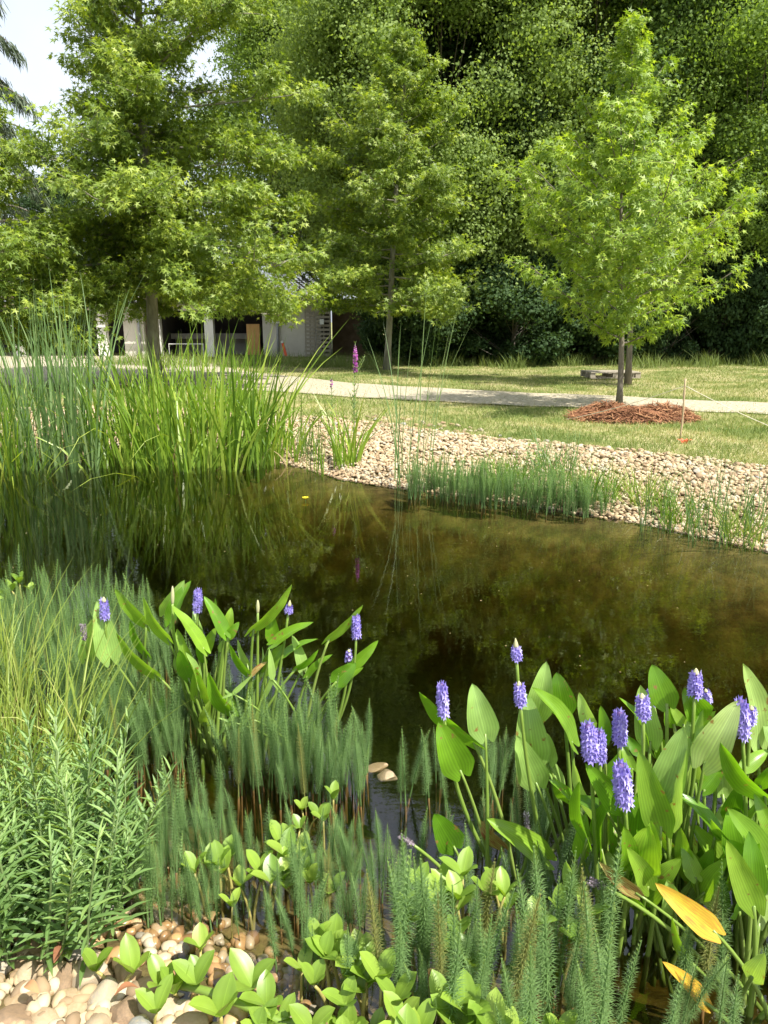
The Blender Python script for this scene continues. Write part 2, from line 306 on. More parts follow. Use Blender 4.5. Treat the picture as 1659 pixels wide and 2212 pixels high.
# ---------------------------------------------------------------- terrain
def g2(px,py): p=G(px,py); return (p[0],p[1])
POND = np.array([(-14,9.6),(-9,10.2),(-5.5,10.5), g2(300,960), g2(560,982), g2(680,1006), g2(760,1030), g2(900,1050), g2(1060,1070), g2(1240,1098), g2(1400,1122), g2(1659,1178),
    (4.3,4.5),(5.6,3.4),(6.2,2),(5.5,.6),(2.5,.55),(.7,.68),(.1,.82), g2(540,2270), g2(400,2190), g2(290,2115), g2(170,2045), (-1.35,1.58),(-1.75,2.0),(-2.2,2.5),(-3.0,3.1),(-5,3.6),(-9,4.2),(-14,5)])
def pond_sd(P):
    """signed distance, positive on land"""
    P = np.asarray(P,float); A = POND; B = np.roll(POND,-1,axis=0)
    best = np.full(len(P), 1e9); inside = np.zeros(len(P), bool)
    for a,b in zip(A,B):
        ab=b-a; t=np.clip(((P-a)@ab)/(ab@ab),0,1); d=np.linalg.norm(P-(a+t[:,None]*ab),axis=1); best=np.minimum(best,d)
        cond=((a[1]>P[:,1])!=(b[1]>P[:,1])); xx=(b[0]-a[0])*(P[:,1]-a[1])/((b[1]-a[1]) if abs(b[1]-a[1])>1e-9 else 1e-9)+a[0]
        inside ^= cond & (P[:,0]<xx)
    return np.where(inside,-best,best)
LAWN = .3
def vnoise(P, s=1.0):
    x=P[:,0]*s; y=P[:,1]*s
    return (np.sin(x*1.3+1.7*np.sin(y*.9))+np.sin(y*1.7+1.3*np.sin(x*1.1+2))+.5*np.sin(x*3.1+y*2.3)+.5*np.sin(y*4.3-x*2.9))/3
def terrain(P):
    P = np.asarray(P,float).reshape(-1,2); d = pond_sd(P)
    land = np.where(P[:,1]>3.5, LAWN*np.clip(d/1.5,0,1)**.8, .20*np.clip(d/1.0,0,1)) + .012*vnoise(P,2)*np.clip(d,0,1)
    q = np.maximum(-d,0); bed = -np.minimum(.11*q+.23*q*q, 1.6) + .02*vnoise(P,2.5)*np.clip(q,0,1)
    return np.where(d>0, land, bed)
def tz(x,y): return float(terrain([(x,y)])[0])
def graded(a,b,step,outer):
    c = np.arange(a,b+1e-6,step)
    lo = a-np.array([o for o in outer][::-1]); hi = b+np.array(outer)
    return np.concatenate([lo,c,hi])
OUT=[.5,1.2,2.5,5,9,15,25,45,80,150,300,600]
xs = graded(-12,12,.1,OUT); ys = graded(-1.5,13.5,.1,OUT)
X,Y = np.meshgrid(xs,ys); PP = np.stack([X.ravel(),Y.ravel()],1)
Z = terrain(PP); SD = pond_sd(PP)
V = np.column_stack([PP,Z]); nx=len(xs); ny=len(ys)
i,j = np.meshgrid(np.arange(nx-1),np.arange(ny-1)); b0=(j*nx+i).ravel(); F=np.stack([b0,b0+1,b0+nx+1,b0+nx],1)
fsd = SD[F].mean(1); fy = PP[F][:,:,1].mean(1)
isbed = (fsd < np.where(fy>3.5,1.45,.8)) & (fy<14) & (np.abs(PP[F][:,:,0].mean(1))<14.5)
def sub(name,mask,m):
    f=F[mask]; u,inv=np.unique(f,return_inverse=True); mb=MB(); mb.add(V[u],inv.reshape(-1,4)); o=mb.build(name,m); tag(o,kind='structure'); return o
sub('lawn_ground',~isbed,M['lawn']); sub('pond_bed',isbed,M['bed'])
mb=MB(); box(mb,(0,5.6,-1.0),(27.5,14,2.0)); water=mb.build('pond_water',M['water'],smooth=False); tag(water,kind='structure')

# gravel path: one sheet following its two edges
top=[(-900,752),(-300,752),(0,760),(200,765),(420,778),(540,806),(640,815),(730,826),(900,838),(1100,848),(1300,856),(1500,866),(1659,872),(2100,890),(2600,905)]
bot=[(-900,900),(-300,855),(0,835),(200,832),(420,838),(540,845),(640,850),(730,857),(900,867),(1100,877),(1300,884),(1500,890),(1659,897),(2100,915),(2600,930)]
n=90
def resamp(pl):
    W=np.array([G(px,py,LAWN)[:2] for px,py in pl]); s=np.r_[0,np.cumsum(np.linalg.norm(np.diff(W,axis=0),axis=1))]; s/=s[-1]
    px=np.interp(np.linspace(0,1,n),s,W[:,0]); py=np.interp(np.linspace(0,1,n),s,W[:,1]); return np.column_stack([px,py])
# join by picture column so both edges stay matched
def edge(pl):
    xsn=np.linspace(-900,2600,n); yy=np.interp(xsn,[p[0] for p in pl],[p[1] for p in pl]); W=np.array([G(a,b,LAWN)[:2] for a,b in zip(xsn,yy)])
    W[:,1]+=.05*np.sin(np.arange(n)*1.9)+.04*np.sin(np.arange(n)*.7); return W
E1,E2=edge(top),edge(bot); K=5
rows=[E2+(E1-E2)*k/K for k in range(K+1)]; R=np.concatenate(rows)
mb=MB(); V3=np.column_stack([R,np.full(len(R),LAWN+.018)]); i,j=np.meshgrid(np.arange(n-1),np.arange(K)); b0=(j*n+i).ravel()
mb.add(V3,np.stack([b0,b0+1,b0+n+1,b0+n],1)); tag(mb.build('gravel_path',M['path']),kind='structure')
PATHPOLY=np.concatenate([E2,E1[::-1]])
def in_poly(P,poly):
    ins=np.zeros(len(P),bool); B=np.roll(poly,-1,axis=0)
    for a,b in zip(poly,B):
        c=((a[1]>P[:,1])!=(b[1]>P[:,1]))
        if abs(b[1]-a[1])<1e-9: continue
        ins ^= c & (P[:,0]<(b[0]-a[0])*(P[:,1]-a[1])/(b[1]-a[1])+a[0])
    return ins
def visible(P,z=0,m=60):
    cp,sp=math.cos(PITCH),math.sin(PITCH); y=P[:,1]; zz=z-CAMZ
    d=y*cp-zz*sp; v=(y*sp+zz*cp)/np.maximum(d,.01); u=P[:,0]/np.maximum(d,.01)
    px=829.5+u*FX; py=1106-v*FX
    return (px>-m)&(px<1659+m)&(py>-m)&(py<2212+m)&(d>0)

# ---------------------------------------------------------------- stones
def ico(sub):
    t=(1+5**.5)/2; v=[(-1,t,0),(1,t,0),(-1,-t,0),(1,-t,0),(0,-1,t),(0,1,t),(0,-1,-t),(0,1,-t),(t,0,-1),(t,0,1),(-t,0,-1),(-t,0,1)]
    f=[(0,11,5),(0,5,1),(0,1,7),(0,7,10),(0,10,11),(1,5,9),(5,11,4),(11,10,2),(10,7,6),(7,1,8),(3,9,4),(3,4,2),(3,2,6),(3,6,8),(3,8,9),(4,9,5),(2,4,11),(6,2,10),(8,6,7),(9,8,1)]
    v=[list(norm(p)) for p in v]
    for _ in range(sub):
        c={}; nf=[]
        def mid(a,b):
            k=(min(a,b),max(a,b))
            if k not in c: c[k]=len(v); v.append(list(norm(np.array(v[a])+np.array(v[b]))))
            return c[k]
        for a,b,d in f:
            ab,bd,da=mid(a,b),mid(b,d),mid(d,a); nf+=[(a,ab,da),(b,bd,ab),(d,da,bd),(ab,bd,da)]
        f=nf
    return np.array(v),np.array(f)
def rock(r,sub,ang=.16):
    v,f=ico(sub); v=v.copy()
    for _ in range(7):
        d=norm(r.normal(size=3)); k=r.uniform(.62,.9); s=v@d; v-=np.outer(np.maximum(s-k,0),d)*r.uniform(.6,.95)
    for _ in range(4):
        d=r.normal(size=3)*2.2; v*=1+ang*.4*np.sin(v@d+r.uniform(0,6))[:,None]
    return v,f
ROCKS1=[rock(rng,1) for _ in range(24)]; ROCKS2=[rock(rng,3) for _ in range(14)]
def rotm(r,k=1):
    a=r.uniform(0,2*PI); t=r.normal(0,.25*k,2); return np.array(Matrix.Rotation(a,3,'Z')@Matrix.Rotation(t[0],3,'X')@Matrix.Rotation(t[1],3,'Y'))
def scatter_stones(name,P,S,label,cat,sink=.25,lift=0):
    mb=MB(); z=terrain(P)
    for (x,y),s,zz in zip(P,S,z):
        v,f=ROCKS1[rng.integers(24)]; sc=np.array([1,rng.uniform(.65,.95),rng.uniform(.45,.75)])*s
        q=(v*sc)@rotm(rng).T+[x,y,zz+s*.3+lift*rng.random()]
        mb.add(q,f,rng.random())
    o=mb.build(name,M['pebble']); tag(o,label,cat,kind='stuff'); return o
# far bank pebbles
C=rng.uniform([-9,4],[7.5,12.5],(210000,2)); sd=pond_sd(C); keep=(sd>-.16)&(sd<1.5+.1*vnoise(C,3))&visible(C,.15); C=C[keep]
C=C[:27000]; sd=pond_sd(C)
S=rng.uniform(.014,.028,len(C))*np.where(rng.random(len(C))<.10,1.5,1)
scatter_stones('bank_pebbles',C,S,'rounded cream and tan pebbles covering the far bank of the pond','pebbles',lift=.02)
# near shore and shallow pebbles
C=rng.uniform([-2.6,.6],[2.4,2.9],(16000,2)); sd=pond_sd(C); keep=(sd<.9)&(sd>-.30)&visible(C,0,100)&(rng.random(len(C))<np.clip(1.1+sd*1.6,.05,1)); C=C[keep][:3600]
S=rng.uniform(.011,.03,len(C)); wet=pond_sd(C)<.0
scatter_stones('shore_pebbles',C[~wet],S[~wet],'small mixed pebbles between the big dry stones on the near shore','pebbles')
o=scatter_stones('wet_pebbles',C[wet],S[wet],'small wet brown pebbles under the shallow water by the shore','pebbles'); o.data.materials[0]=M['wet_pebble']
ROCKM=[]
for v,f in ROCKS2:
    mb=MB(); mb.add(v,f); ROCKM.append(mb.mesh('stone',M['stone']))
def stone(x,y,s,label,group,z=None,flat=.62,cat='stone'):
    o=bpy.data.objects.new('stone',ROCKM[rng.integers(14)]); COL.objects.link(o)
    o.location=(x,y,(tz(x,y) if z is None else z)+s*flat*.45); o.scale=(s,s*rng.uniform(.68,.95),s*flat*rng.uniform(.8,1.1)); o.rotation_euler=(rng.normal(0,.18),rng.normal(0,.18),rng.uniform(0,6.28))
    return tag(o,label,cat,group)
# shore stones bottom left (individual)
placed=[]
for (px,py,s,lab) in [(35,2196,.085,'pink granite stone at the bottom left corner'),(90,2200,.07,'pale rounded stone next to the pink corner stone'),(185,2075,.06,'long tan stone lying at the foot of the leafy herb'),(62,2135,.062,'cream angular stone above the pink corner stone'),(148,2150,.06,'tan angular stone in the middle of the shore heap'),(215,2135,.06,'flat orange brown stone on the shore heap'),(130,2095,.05,'blue grey stone between two tan stones'),(95,2120,.045,'small rusty red stone in the shore heap')]:
    p=G(px,py,.06); placed.append((p[0],p[1],s)); stone(p[0],p[1],s,lab,None,z=.0)
cnt=0
for _ in range(9000):
    px=rng.uniform(-60,420 if cnt<75 else 700); py=rng.uniform(2050 if cnt<75 else 1985,2290); p=G(px,py,.02); x,y=p[0],p[1]; sdv=pond_sd([(x,y)])[0]
    if sdv<(.0 if cnt<75 else -.32): continue
    s=rng.uniform(.036,.066) if sdv>-.02 else rng.uniform(.018,.034)
    if px>330 and sdv>0: s*=.8
    if any((x-a)**2+(y-b)**2<(.82*(s+c))**2 for a,b,c in placed): continue
    placed.append((x,y,s)); cnt+=1
    wet=sdv<-.02
    stone(x,y,s,'small wet stone under the shallow water near the shore' if wet else 'rounded dry stone in the heap at the bottom left shore','wet stones in the shallows' if wet else 'dry stones on the near shore')
    if cnt>=190: break
LF=[((.26,.17,.08),'brown'),((.42,.30,.12),'tan')]
for k,(px,py,lab) in enumerate([(120,2105,'curled brown dead leaf lying on the shore stones'),(300,2150,'small tan dead leaf between the shore stones and the bogbean'),(60,2165,'brown dead leaf near the bottom left corner')]):
    p=G(px,py,.05); mb=MB(); t=np.linspace(0,1,7)[:,None]; u=np.linspace(-1,1,4)[None,:]; hw=.012*np.sin(PI*np.clip(t,.02,.98))**.8
    V_=np.stack([u*hw,t*.055+0*u,.012*np.sin(PI*t)+.5*np.abs(u)*hw],-1); A_=np.zeros(V_.shape); A_[...,2]=.3+.3*k; i_,j_=np.meshgrid(np.arange(3),np.arange(6)); b_=(j_*4+i_).ravel(); mb.add(V_.reshape(-1,3),np.stack([b_,b_+1,b_+5,b_+4],1),A_.reshape(-1,3))
    o=mb.build('dead_leaf',M['mulch']); o.location=(p[0],p[1],tz(p[0],p[1])+.062); o.rotation_euler=(.1,.2,k*2.1); tag(o,lab,'leaf')
for (px,py,s,lab) in [(808,1650,.05,'tan stone breaking the water beside the mares tails'),(835,1668,.055,'flat orange stone just above the water right of the mares tails')]:
    p=G(px,py); stone(p[0],p[1],s,lab,None,z=-.028,flat=.36)
# cobbles along the top of the far bank
cnt=0; pl=[]
ridge=[(600,893),(700,898),(860,905),(1000,925),(1100,948),(1240,965),(1340,982),(1450,1000),(1560,1012),(1680,1024)]
while cnt<150:
    px=rng.uniform(600,1680); py=np.interp(px,[a for a,b in ridge],[b for a,b in ridge])+abs(rng.normal(0,14))+2
    p=G(px,py,LAWN-.03); s=rng.uniform(.03,.052)
    if any((p[0]-a)**2+(p[1]-b)**2<(.7*(s+c))**2 for a,b,c in pl): continue
    pl.append((p[0],p[1],s)); cnt+=1
    stone(p[0],p[1],s,'pale cobble on the upper edge of the far pebble bank','cobbles along the top of the far bank',flat=.6)

# ---------------------------------------------------------------- grass blades helper
def blades(mb,base,h,w,lean,bend=.6,seg=3,tone=None,m=0,twist=None,droop=None):
    """many curved tapering blades; lean = (n,2) horizontal tip travel as a share of height"""
    n=len(base); base=np.asarray(base,float); h=np.broadcast_to(h,(n,)); w=np.broadcast_to(w,(n,)); tone=np.full(n,.5) if tone is None else np.broadcast_to(tone,(n,))
    az=rng.uniform(0,PI,n) if twist is None else twist; side=np.stack([np.cos(az),np.sin(az),np.zeros(n)],1)
    dr=np.zeros(n) if droop is None else np.broadcast_to(droop,(n,))
    Vs=[];As=[]
    for k in range(seg+1):
        t=k/seg; c=base.copy(); c[:,:2]+=lean*h[:,None]*(t**(1+bend)); c[:,2]+=h*(t-dr*t**3)
        ww=w*(1-t**2.2)*.5*(.75+.5*t if t<.5 else 1)
        A=np.zeros((n,3)); A[:,1]=t; A[:,2]=tone
        if k<seg:
            Vs+= [c-side*ww[:,None], c+side*ww[:,None]]; a=A.copy(); a[:,0]=-1; b=A.copy(); b[:,0]=1; As+=[a,b]
        else: Vs.append(c); As.append(A)
    Vv=np.stack(Vs,1); Aa=np.stack(As,1); q=2*seg+1; off=np.arange(n)[:,None,None]*q
    quads=np.array([[2*k,2*k+1,2*k+3,2*k+2] for k in range(seg-1)]).reshape(-1,4)
    nb=mb.n
    Vv=Vv.reshape(-1,3); Aa=Aa.reshape(-1,3)
    mb.add(Vv,(quads[None]+off).reshape(-1,4) if len(quads) else np.zeros((0,4),int),Aa,m)
    tri=np.array([[2*seg-2,2*seg-1,2*seg]]); mb.F.append(((tri[None]+off).reshape(-1,3)+nb).astype(np.int32)); mb.M.append(np.full(n,m,dtype=np.int32))
# lawn
def lawn_blades(n,y0,y1,hh,ww):
    t=rng.random(n); y=y0*(y1/y0)**t; x=(rng.random(n)-.5)*1.12*y; P=np.column_stack([x,y]); sd=pond_sd(P)
    k=(sd>1.38+.08*vnoise(P,4))&(~in_poly(P,PATHPOLY)|(rng.random(len(P))<.035)); P=P[k]; y=P[:,1]; cl=vnoise(P,1.6)*.5+vnoise(P,5)*.35
    h=hh*(1+.5*rng.random(len(P)))*(1+.35*np.clip(-cl,-.5,1)); z=np.full(len(P),LAWN-.01)
    z=terrain(P)-.005
    B=np.column_stack([P,z]); tone=np.clip(.46+.75*cl+.3*vnoise(P,11)+.08+rng.normal(0,.15,len(P)),0,1)
    return B,h,ww*(.7+.06*y),rng.normal(0,.55,(len(P),2)),tone
mb=MB(); B,h,ww,le,to=lawn_blades(170000,5.5,24,.045,.006); blades(mb,B,h,ww,le,seg=2,tone=to)
tag(mb.build('lawn_grass',M['grass']),'short patchy green and straw coloured lawn around the gravel path','grass',kind='stuff')
# rough grass at the wood edge
mb=MB(); n=9000; x=rng.uniform(-9,16,n); y=22.6+rng.exponential(1.6,n)+.6*np.sin(x*1.3)+.4*np.sin(x*3.1); B=np.column_stack([x,y,np.full(n,LAWN)])
blades(mb,B,rng.uniform(.08,.42,n)*(1+.5*np.sin(x*2.1)*np.sin(x*5.3)),.018,rng.normal(0,.4,(n,2)),seg=3,tone=rng.uniform(0,.35,n))
tag(mb.build('rough_grass',M['grass']),'unmown tall grass along the dark edge of the wood','grass',kind='stuff')

# ---------------------------------------------------------------- trees
def star(lobes=5):
    """five-lobed leaf outline (sweetgum), tip toward +Y, unit length"""
    ang=[-128,-62,0,62,128]; ln=[.55,.82,1,.82,.55]; P=[(0,-.05)]
    pts=[]
    for k,(a,l) in enumerate(zip(ang,ln)):
        a=math.radians(a); pts.append((math.sin(a)*l,math.cos(a)*l))
        if k<4:
            b=math.radians((ang[k]+ang[k+1])/2); pts.append((math.sin(b)*.27,math.cos(b)*.27))
    P+=pts; Vt=np.array([(x,y,-.12*(x*x+max(y,0)**2)) for x,y in P]); Vt[:,1]+=.25
    Ft=np.array([[0,k,k+1] for k in range(1,len(P)-1)]); return Vt,Ft
STAR=star()
OVAL=(np.array([(0,0,0),(-.36,.45,.05),(0,1,-.1),(.36,.45,.05)]),np.array([[0,1,3],[1,2,3]]))
def leaves(mb,C,axis,nrm,size,tone,tmpl,m=0):
    Vt,Ft=tmpl; n=len(C); y=norm(axis); zc=nrm-(nrm*y).sum(1,keepdims=True)*y; zc=norm(zc); x=np.cross(y,zc)
    size=np.broadcast_to(size,(n,))
    Vv=C[:,None,:]+size[:,None,None]*(Vt[None,:,0:1]*x[:,None,:]+Vt[None,:,1:2]*y[:,None,:]+Vt[None,:,2:3]*zc[:,None,:])
    A=np.zeros((n,len(Vt),3)); A[...,0]=Vt[None,:,0]; A[...,1]=Vt[None,:,1]; A[...,2]=np.broadcast_to(tone,(n,))[:,None]
    F_=(Ft[None]+(np.arange(n)*len(Vt))[:,None,None]).reshape(-1,3); mb.add(Vv.reshape(-1,3),F_,A.reshape(-1,3),m)
def sweetgum(name,base,H,cb,R,nleaf,size,tr,label,cat,seed,lean=(0,0),prof=None,mleaf='gum',nprim=34,asc=(.35,1.1),group=None,off=(0,0),bark='bark',cw=1.0,thin=0.0,zmin=0.0,rag=.24,puff=2.0,tmin=.15,west=0.0):
    r=np.random.default_rng(seed); root=empty(name,base,label,cat,group)
    tz_=np.linspace(0,1,14); ctr=np.column_stack([lean[0]*tz_**1.2+.012*np.sin(tz_*9),lean[1]*tz_+.03*np.cos(tz_*7),tz_*H*.97])
    rad=tr*(1-tz_)**.8+.006; rad[0]*=1.35
    tb=MB(); tube(tb,ctr,rad,9,tone=.5); trunk=tb.build('trunk',M[bark]); kid(root,trunk)
    bb=MB(); cen=[];ax=[];nm=[]; tips=[]
    prof=prof or (lambda s:(1-s)**.75*min(1,(s+.08)/.22)**.6)
    for k in range(nprim):
        s=(k+r.random())/nprim; s=s**cw; hz=cb+(H*.96-cb)*s; a=k*2.4+r.normal(0,.35); L_=R*prof(s)*r.uniform(1-rag,1+rag)*(1-west*max(0,-math.cos(a))*min(1,s*3.5))+.08*R
        up=asc[0]+(asc[1]-asc[0])*s+r.normal(0,.12); base0=np.array([np.interp(hz,ctr[:,2],ctr[:,0]),np.interp(hz,ctr[:,2],ctr[:,1]),hz])
        d=np.array([math.cos(a),math.sin(a),0]); e=base0+d*L_+np.array([off[0]*s,off[1]*s,0]); e[2]+=L_*up*(.8); mid=base0+d*L_*.5+[0,0,L_*up*.15]
        e[2]=min(max(e[2],zmin),H*1.02); pp=bez(base0,mid,e,9); tube(bb,pp,np.linspace(tr*.32*(1-s*.6),.006,9),5,cap=False)
        ns=max(4,int(L_/R*18))
        for q in range(ns):
            t=r.uniform(tmin,1) if q else 1; p=pp[0]*0+np.array([np.interp(t*8,np.arange(9),pp[:,c]) for c in range(3)])
            sa=a+r.choice([-1,1])*r.uniform(.4,1.3); sl_=L_*r.uniform(.16,.34)*(1.15-.5*t)+.05*R
            ee=p+np.array([math.cos(sa),math.sin(sa),r.uniform(-.15,.7)])*sl_; sp=bez(p,(p+ee)/2+[0,0,.06*sl_],ee,5); tube(bb,sp,np.linspace(tr*.09,.003,5),4,cap=False)
            tips.append((sp,sl_,a,s))
    kid(root,bb.build('branches',M[bark]))
    per=max(4,nleaf//len(tips)); CC=[];AX=[];NM=[];TN=[]
    for sp,sl_,a,s in tips:
        n_=int(per*r.uniform(.6,1.4)*(1-thin*s)); t=r.random(n_)**.7; i0=t*4
        p=np.column_stack([np.interp(i0,np.arange(5),sp[:,c]) for c in range(3)]); o=norm(r.normal(size=(n_,3)))*(r.random((n_,1))**.5)*size*puff; o[:,2]*=.75
        out=norm(np.column_stack([o[:,0]+.5*size*math.cos(a),o[:,1]+.5*size*math.sin(a),o[:,2]-.25*size]))
        CC.append(p+o); AX.append(out+np.array([0,0,-.35])+r.normal(0,.25,(n_,3))); NM.append(np.column_stack([r.normal(0,.55,n_)+.35*math.cos(a),r.normal(0,.55,n_)+.35*math.sin(a)-.15,np.full(n_,.75)])); TN.append(np.clip(r.normal(.40,.25,n_)+r.normal(0,.16)+.25*(t>.85),0,1))
    C_=np.concatenate(CC); lb=MB(); leaves(lb,C_,np.concatenate(AX),np.concatenate(NM),size*r.uniform(.45,.8,len(C_)),np.concatenate(TN),STAR)
    kid(root,lb.build('crown',M[mleaf],smooth=False)); return root

def wood_tree(seed,H,cb,R,ncl,per,size,mleaf,tr=.2,flat=.65,tmpl=OVAL,bark='bark'):
    """broadleaf tree built of many leaf clumps on limbs; returns (trunk mesh, limb mesh, crown mesh)"""
    r=np.random.default_rng(seed); tb=MB(); t=np.linspace(0,1,10); ctr=np.column_stack([.25*np.sin(t*3+seed),.25*np.cos(t*2.6+seed)-.25*math.cos(seed),t*H*.85]); tube(tb,ctr,tr*(1-t)**.7+.02,9)
    bb=MB(); lb=MB()
    for k in range(ncl):
        s=r.random()**.85; hz=cb+(H-cb)*s; env=R*(math.sin(PI*min(1,(s*.86+.10)))**.55); a=r.uniform(0,2*PI); q=env*(r.uniform(.72,1) if r.random()<.7 else r.uniform(.3,.75))
        c=np.array([math.cos(a)*q,math.sin(a)*q,hz]); cr=R*r.uniform(.15,.30)
        bz=max(cb*.6,hz-q*.8); b0=np.array([np.interp(bz,ctr[:,2],ctr[:,0]),np.interp(bz,ctr[:,2],ctr[:,1]),bz]); tube(bb,bez(b0,(b0+c)/2+[0,0,-.1*q],c,6),np.linspace(tr*.16,.008,6),4,cap=False)
        n_=int(per*(cr/(R*.19))**2*r.uniform(.7,1.2)); d=norm(r.normal(size=(n_,3))); rr=cr*np.where(r.random(n_)<.38,r.uniform(.2,.85,n_),r.uniform(.75,1.12,n_))
        wob=1+.25*np.sin(d@r.normal(size=3)*4)+.2*np.sin(d@r.normal(size=3)*9); pos=c+d*(rr*wob)[:,None]*[1,1,flat]
        nm=d*1.9+r.normal(0,.45,(n_,3))+[0,0,.45]; leaves(lb,pos,r.normal(size=(n_,3))+[0,0,-.2],nm,size*r.uniform(.7,1.3,n_),np.clip(r.normal(.42,.22,n_)+r.normal(0,.12),0,1),tmpl)
    return tb.mesh('trunk',M[bark]),bb.mesh('branches',M[bark]),lb.mesh('crown',M[mleaf],smooth=False)
def plant_tree(ms,name,loc,label,cat,group=None,rz=0,sc=1.0,sz=None):
    root=empty(name,loc,label,cat,group,rz); root.scale=(sc,sc,sz or sc)
    for nm,me in zip(('trunk','branches','crown'),ms):
        o=bpy.data.objects.new(nm,me); COL.objects.link(o); kid(root,o)
    return root
gr=lambda px,py:G(px,py,LAWN)
b=gr(1338,884); sweetgum('sweetgum_tree',b,4.45,1.0,1.52,10500,.135,.042,'young sweetgum in a ring of bark mulch beside the gravel path','tree',11,mleaf='gum_young',nprim=44,lean=(-.32,0),asc=(.5,1.3),rag=.45,puff=1.1,prof=lambda s:min(1,(s+.2)/.5)**.8*min(1,(1-s)*1.35)**1.25)
b=gr(1357,832); sweetgum('sweetgum_tree',b,7.25,1.5,1.7,13500,.14,.06,'taller narrow sweetgum behind the mulched one, beside the pallet','tree',12,mleaf='gum_young',nprim=46,lean=(-.5,0),asc=(.6,1.5),rag=.35,puff=1.2,prof=lambda s:min(1,(s+.2)/.4)**.7*(1-s)**1.35*1.25)
b=gr(836,800); sweetgum('sweetgum_tree',b,8.6,1.55,2.45,40000,.148,.09,'slender sweetgum with a leaning pale trunk, middle of the lawn edge','tree',13,lean=(.5,0),nprim=60,bark='bark_pale',asc=(-.1,1.0),rag=.4,puff=1.4,prof=lambda s:min(1,(s+.4)/.5)**.7*(1-s)**1.0*1.12)
b=D(333,800,16.5); b[2]=LAWN; sweetgum('sweetgum_tree',b,12.5,2.0,2.85,125000,.148,.13,'big spreading sweetgum whose low boughs hang in front of the house','tree',14,nprim=104,asc=(-.3,1.0),bark='bark_pale',cw=1.35,thin=.6,tmin=.02,west=.5,zmin=1.42,lean=(.45,0),off=(.9,0),puff=1.7,prof=lambda s:min(1,(s+.7)/.8)*(1-s)**.5)
b=D(-60,800,14.5); b[2]=LAWN; sweetgum('sweetgum_tree',b,5.3,1.0,2.2,24000,.165,.1,'bright sweetgum cut off by the left edge of the picture','tree',15,nprim=50,asc=(-.1,1.0),prof=lambda s:min(1,(s+.5)/.6)*(1-s)**.6)
# pale oak behind the middle sweetgum
ms=wood_tree(21,16,1.9,5.2,300,1250,.105,'oak',tr=.25)
b=D(950,800,27.3); b[2]=LAWN; plant_tree(ms,'oak_tree',b,'broad grey green oak rising behind the slender middle sweetgum','tree')
msA=wood_tree(31,16,3.4,5.2,190,800,.115,'wood_leaf',tr=.25); msB=wood_tree(32,19,4.0,5.5,200,800,.12,'dark_leaf',tr=.28); msC=wood_tree(33,14,.6,4.8,170,520,.14,'bush',tr=.2)  # low crowns take the leaf colour darkened in place of woodland shade
WG='woodland trees behind the lawn'
spots=[(msA,1560,26,.9,'mid green woodland tree at the right edge behind the sweetgums',0),
 (msA,1020,33.5,1.05,'mid green woodland tree behind the oak crown on its right',2.6),
 (msB,1230,28,1.0,'dark woodland tree filling the gap between oak and sweetgums',1),
 (msC,1440,30,.9,'low dark woodland tree behind the narrow sweetgum',2),
 (msB,1800,30,1.0,'tall dark woodland tree beyond the right edge',3),
 (msC,1130,31,1.0,'low dark woodland tree behind the broad oak, on its right',4),
 (msA,700,33,.9,'woodland tree above the tiled roof',5),(msB,900,34,1.0,'tall dark woodland tree behind the broad oak',.5),
 (msB,1560,36,1.1,'tall dark woodland tree far behind the right hand trees',1.7),(msC,1700,27,.8,'low shaded woodland tree at the right edge of the lawn',2.2),
 (msC,1320,36,1.2,'farthest low woodland tree behind the narrow sweetgum',3.2),(msB,1080,40,1.2,'farthest tall woodland tree behind the oak',4.1),(msA,2050,27,1.0,'woodland tree outside the right edge, seen only as reflection and shade',.9),
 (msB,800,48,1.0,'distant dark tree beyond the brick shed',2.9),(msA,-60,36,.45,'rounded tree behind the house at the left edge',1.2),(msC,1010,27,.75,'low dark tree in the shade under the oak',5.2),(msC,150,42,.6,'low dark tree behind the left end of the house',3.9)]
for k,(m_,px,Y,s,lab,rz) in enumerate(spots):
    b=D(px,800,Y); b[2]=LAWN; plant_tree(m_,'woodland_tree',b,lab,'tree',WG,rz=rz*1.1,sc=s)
# dark understorey bushes
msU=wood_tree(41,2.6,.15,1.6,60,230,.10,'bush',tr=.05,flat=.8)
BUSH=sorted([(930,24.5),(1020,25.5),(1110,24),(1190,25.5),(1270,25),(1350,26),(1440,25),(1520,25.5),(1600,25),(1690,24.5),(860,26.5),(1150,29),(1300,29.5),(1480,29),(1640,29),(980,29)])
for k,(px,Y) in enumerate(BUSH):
    b=D(px,800,Y); b[2]=LAWN; plant_tree(msU,'bush',b,'dark leafy bush at the foot of the wood, '+ORD[k],'bush','dark bushes along the wood edge',rz=k*1.3,sc=.8+.5*((k*37)%10)/10,sz=.9+.8*((k*53)%10)/10)
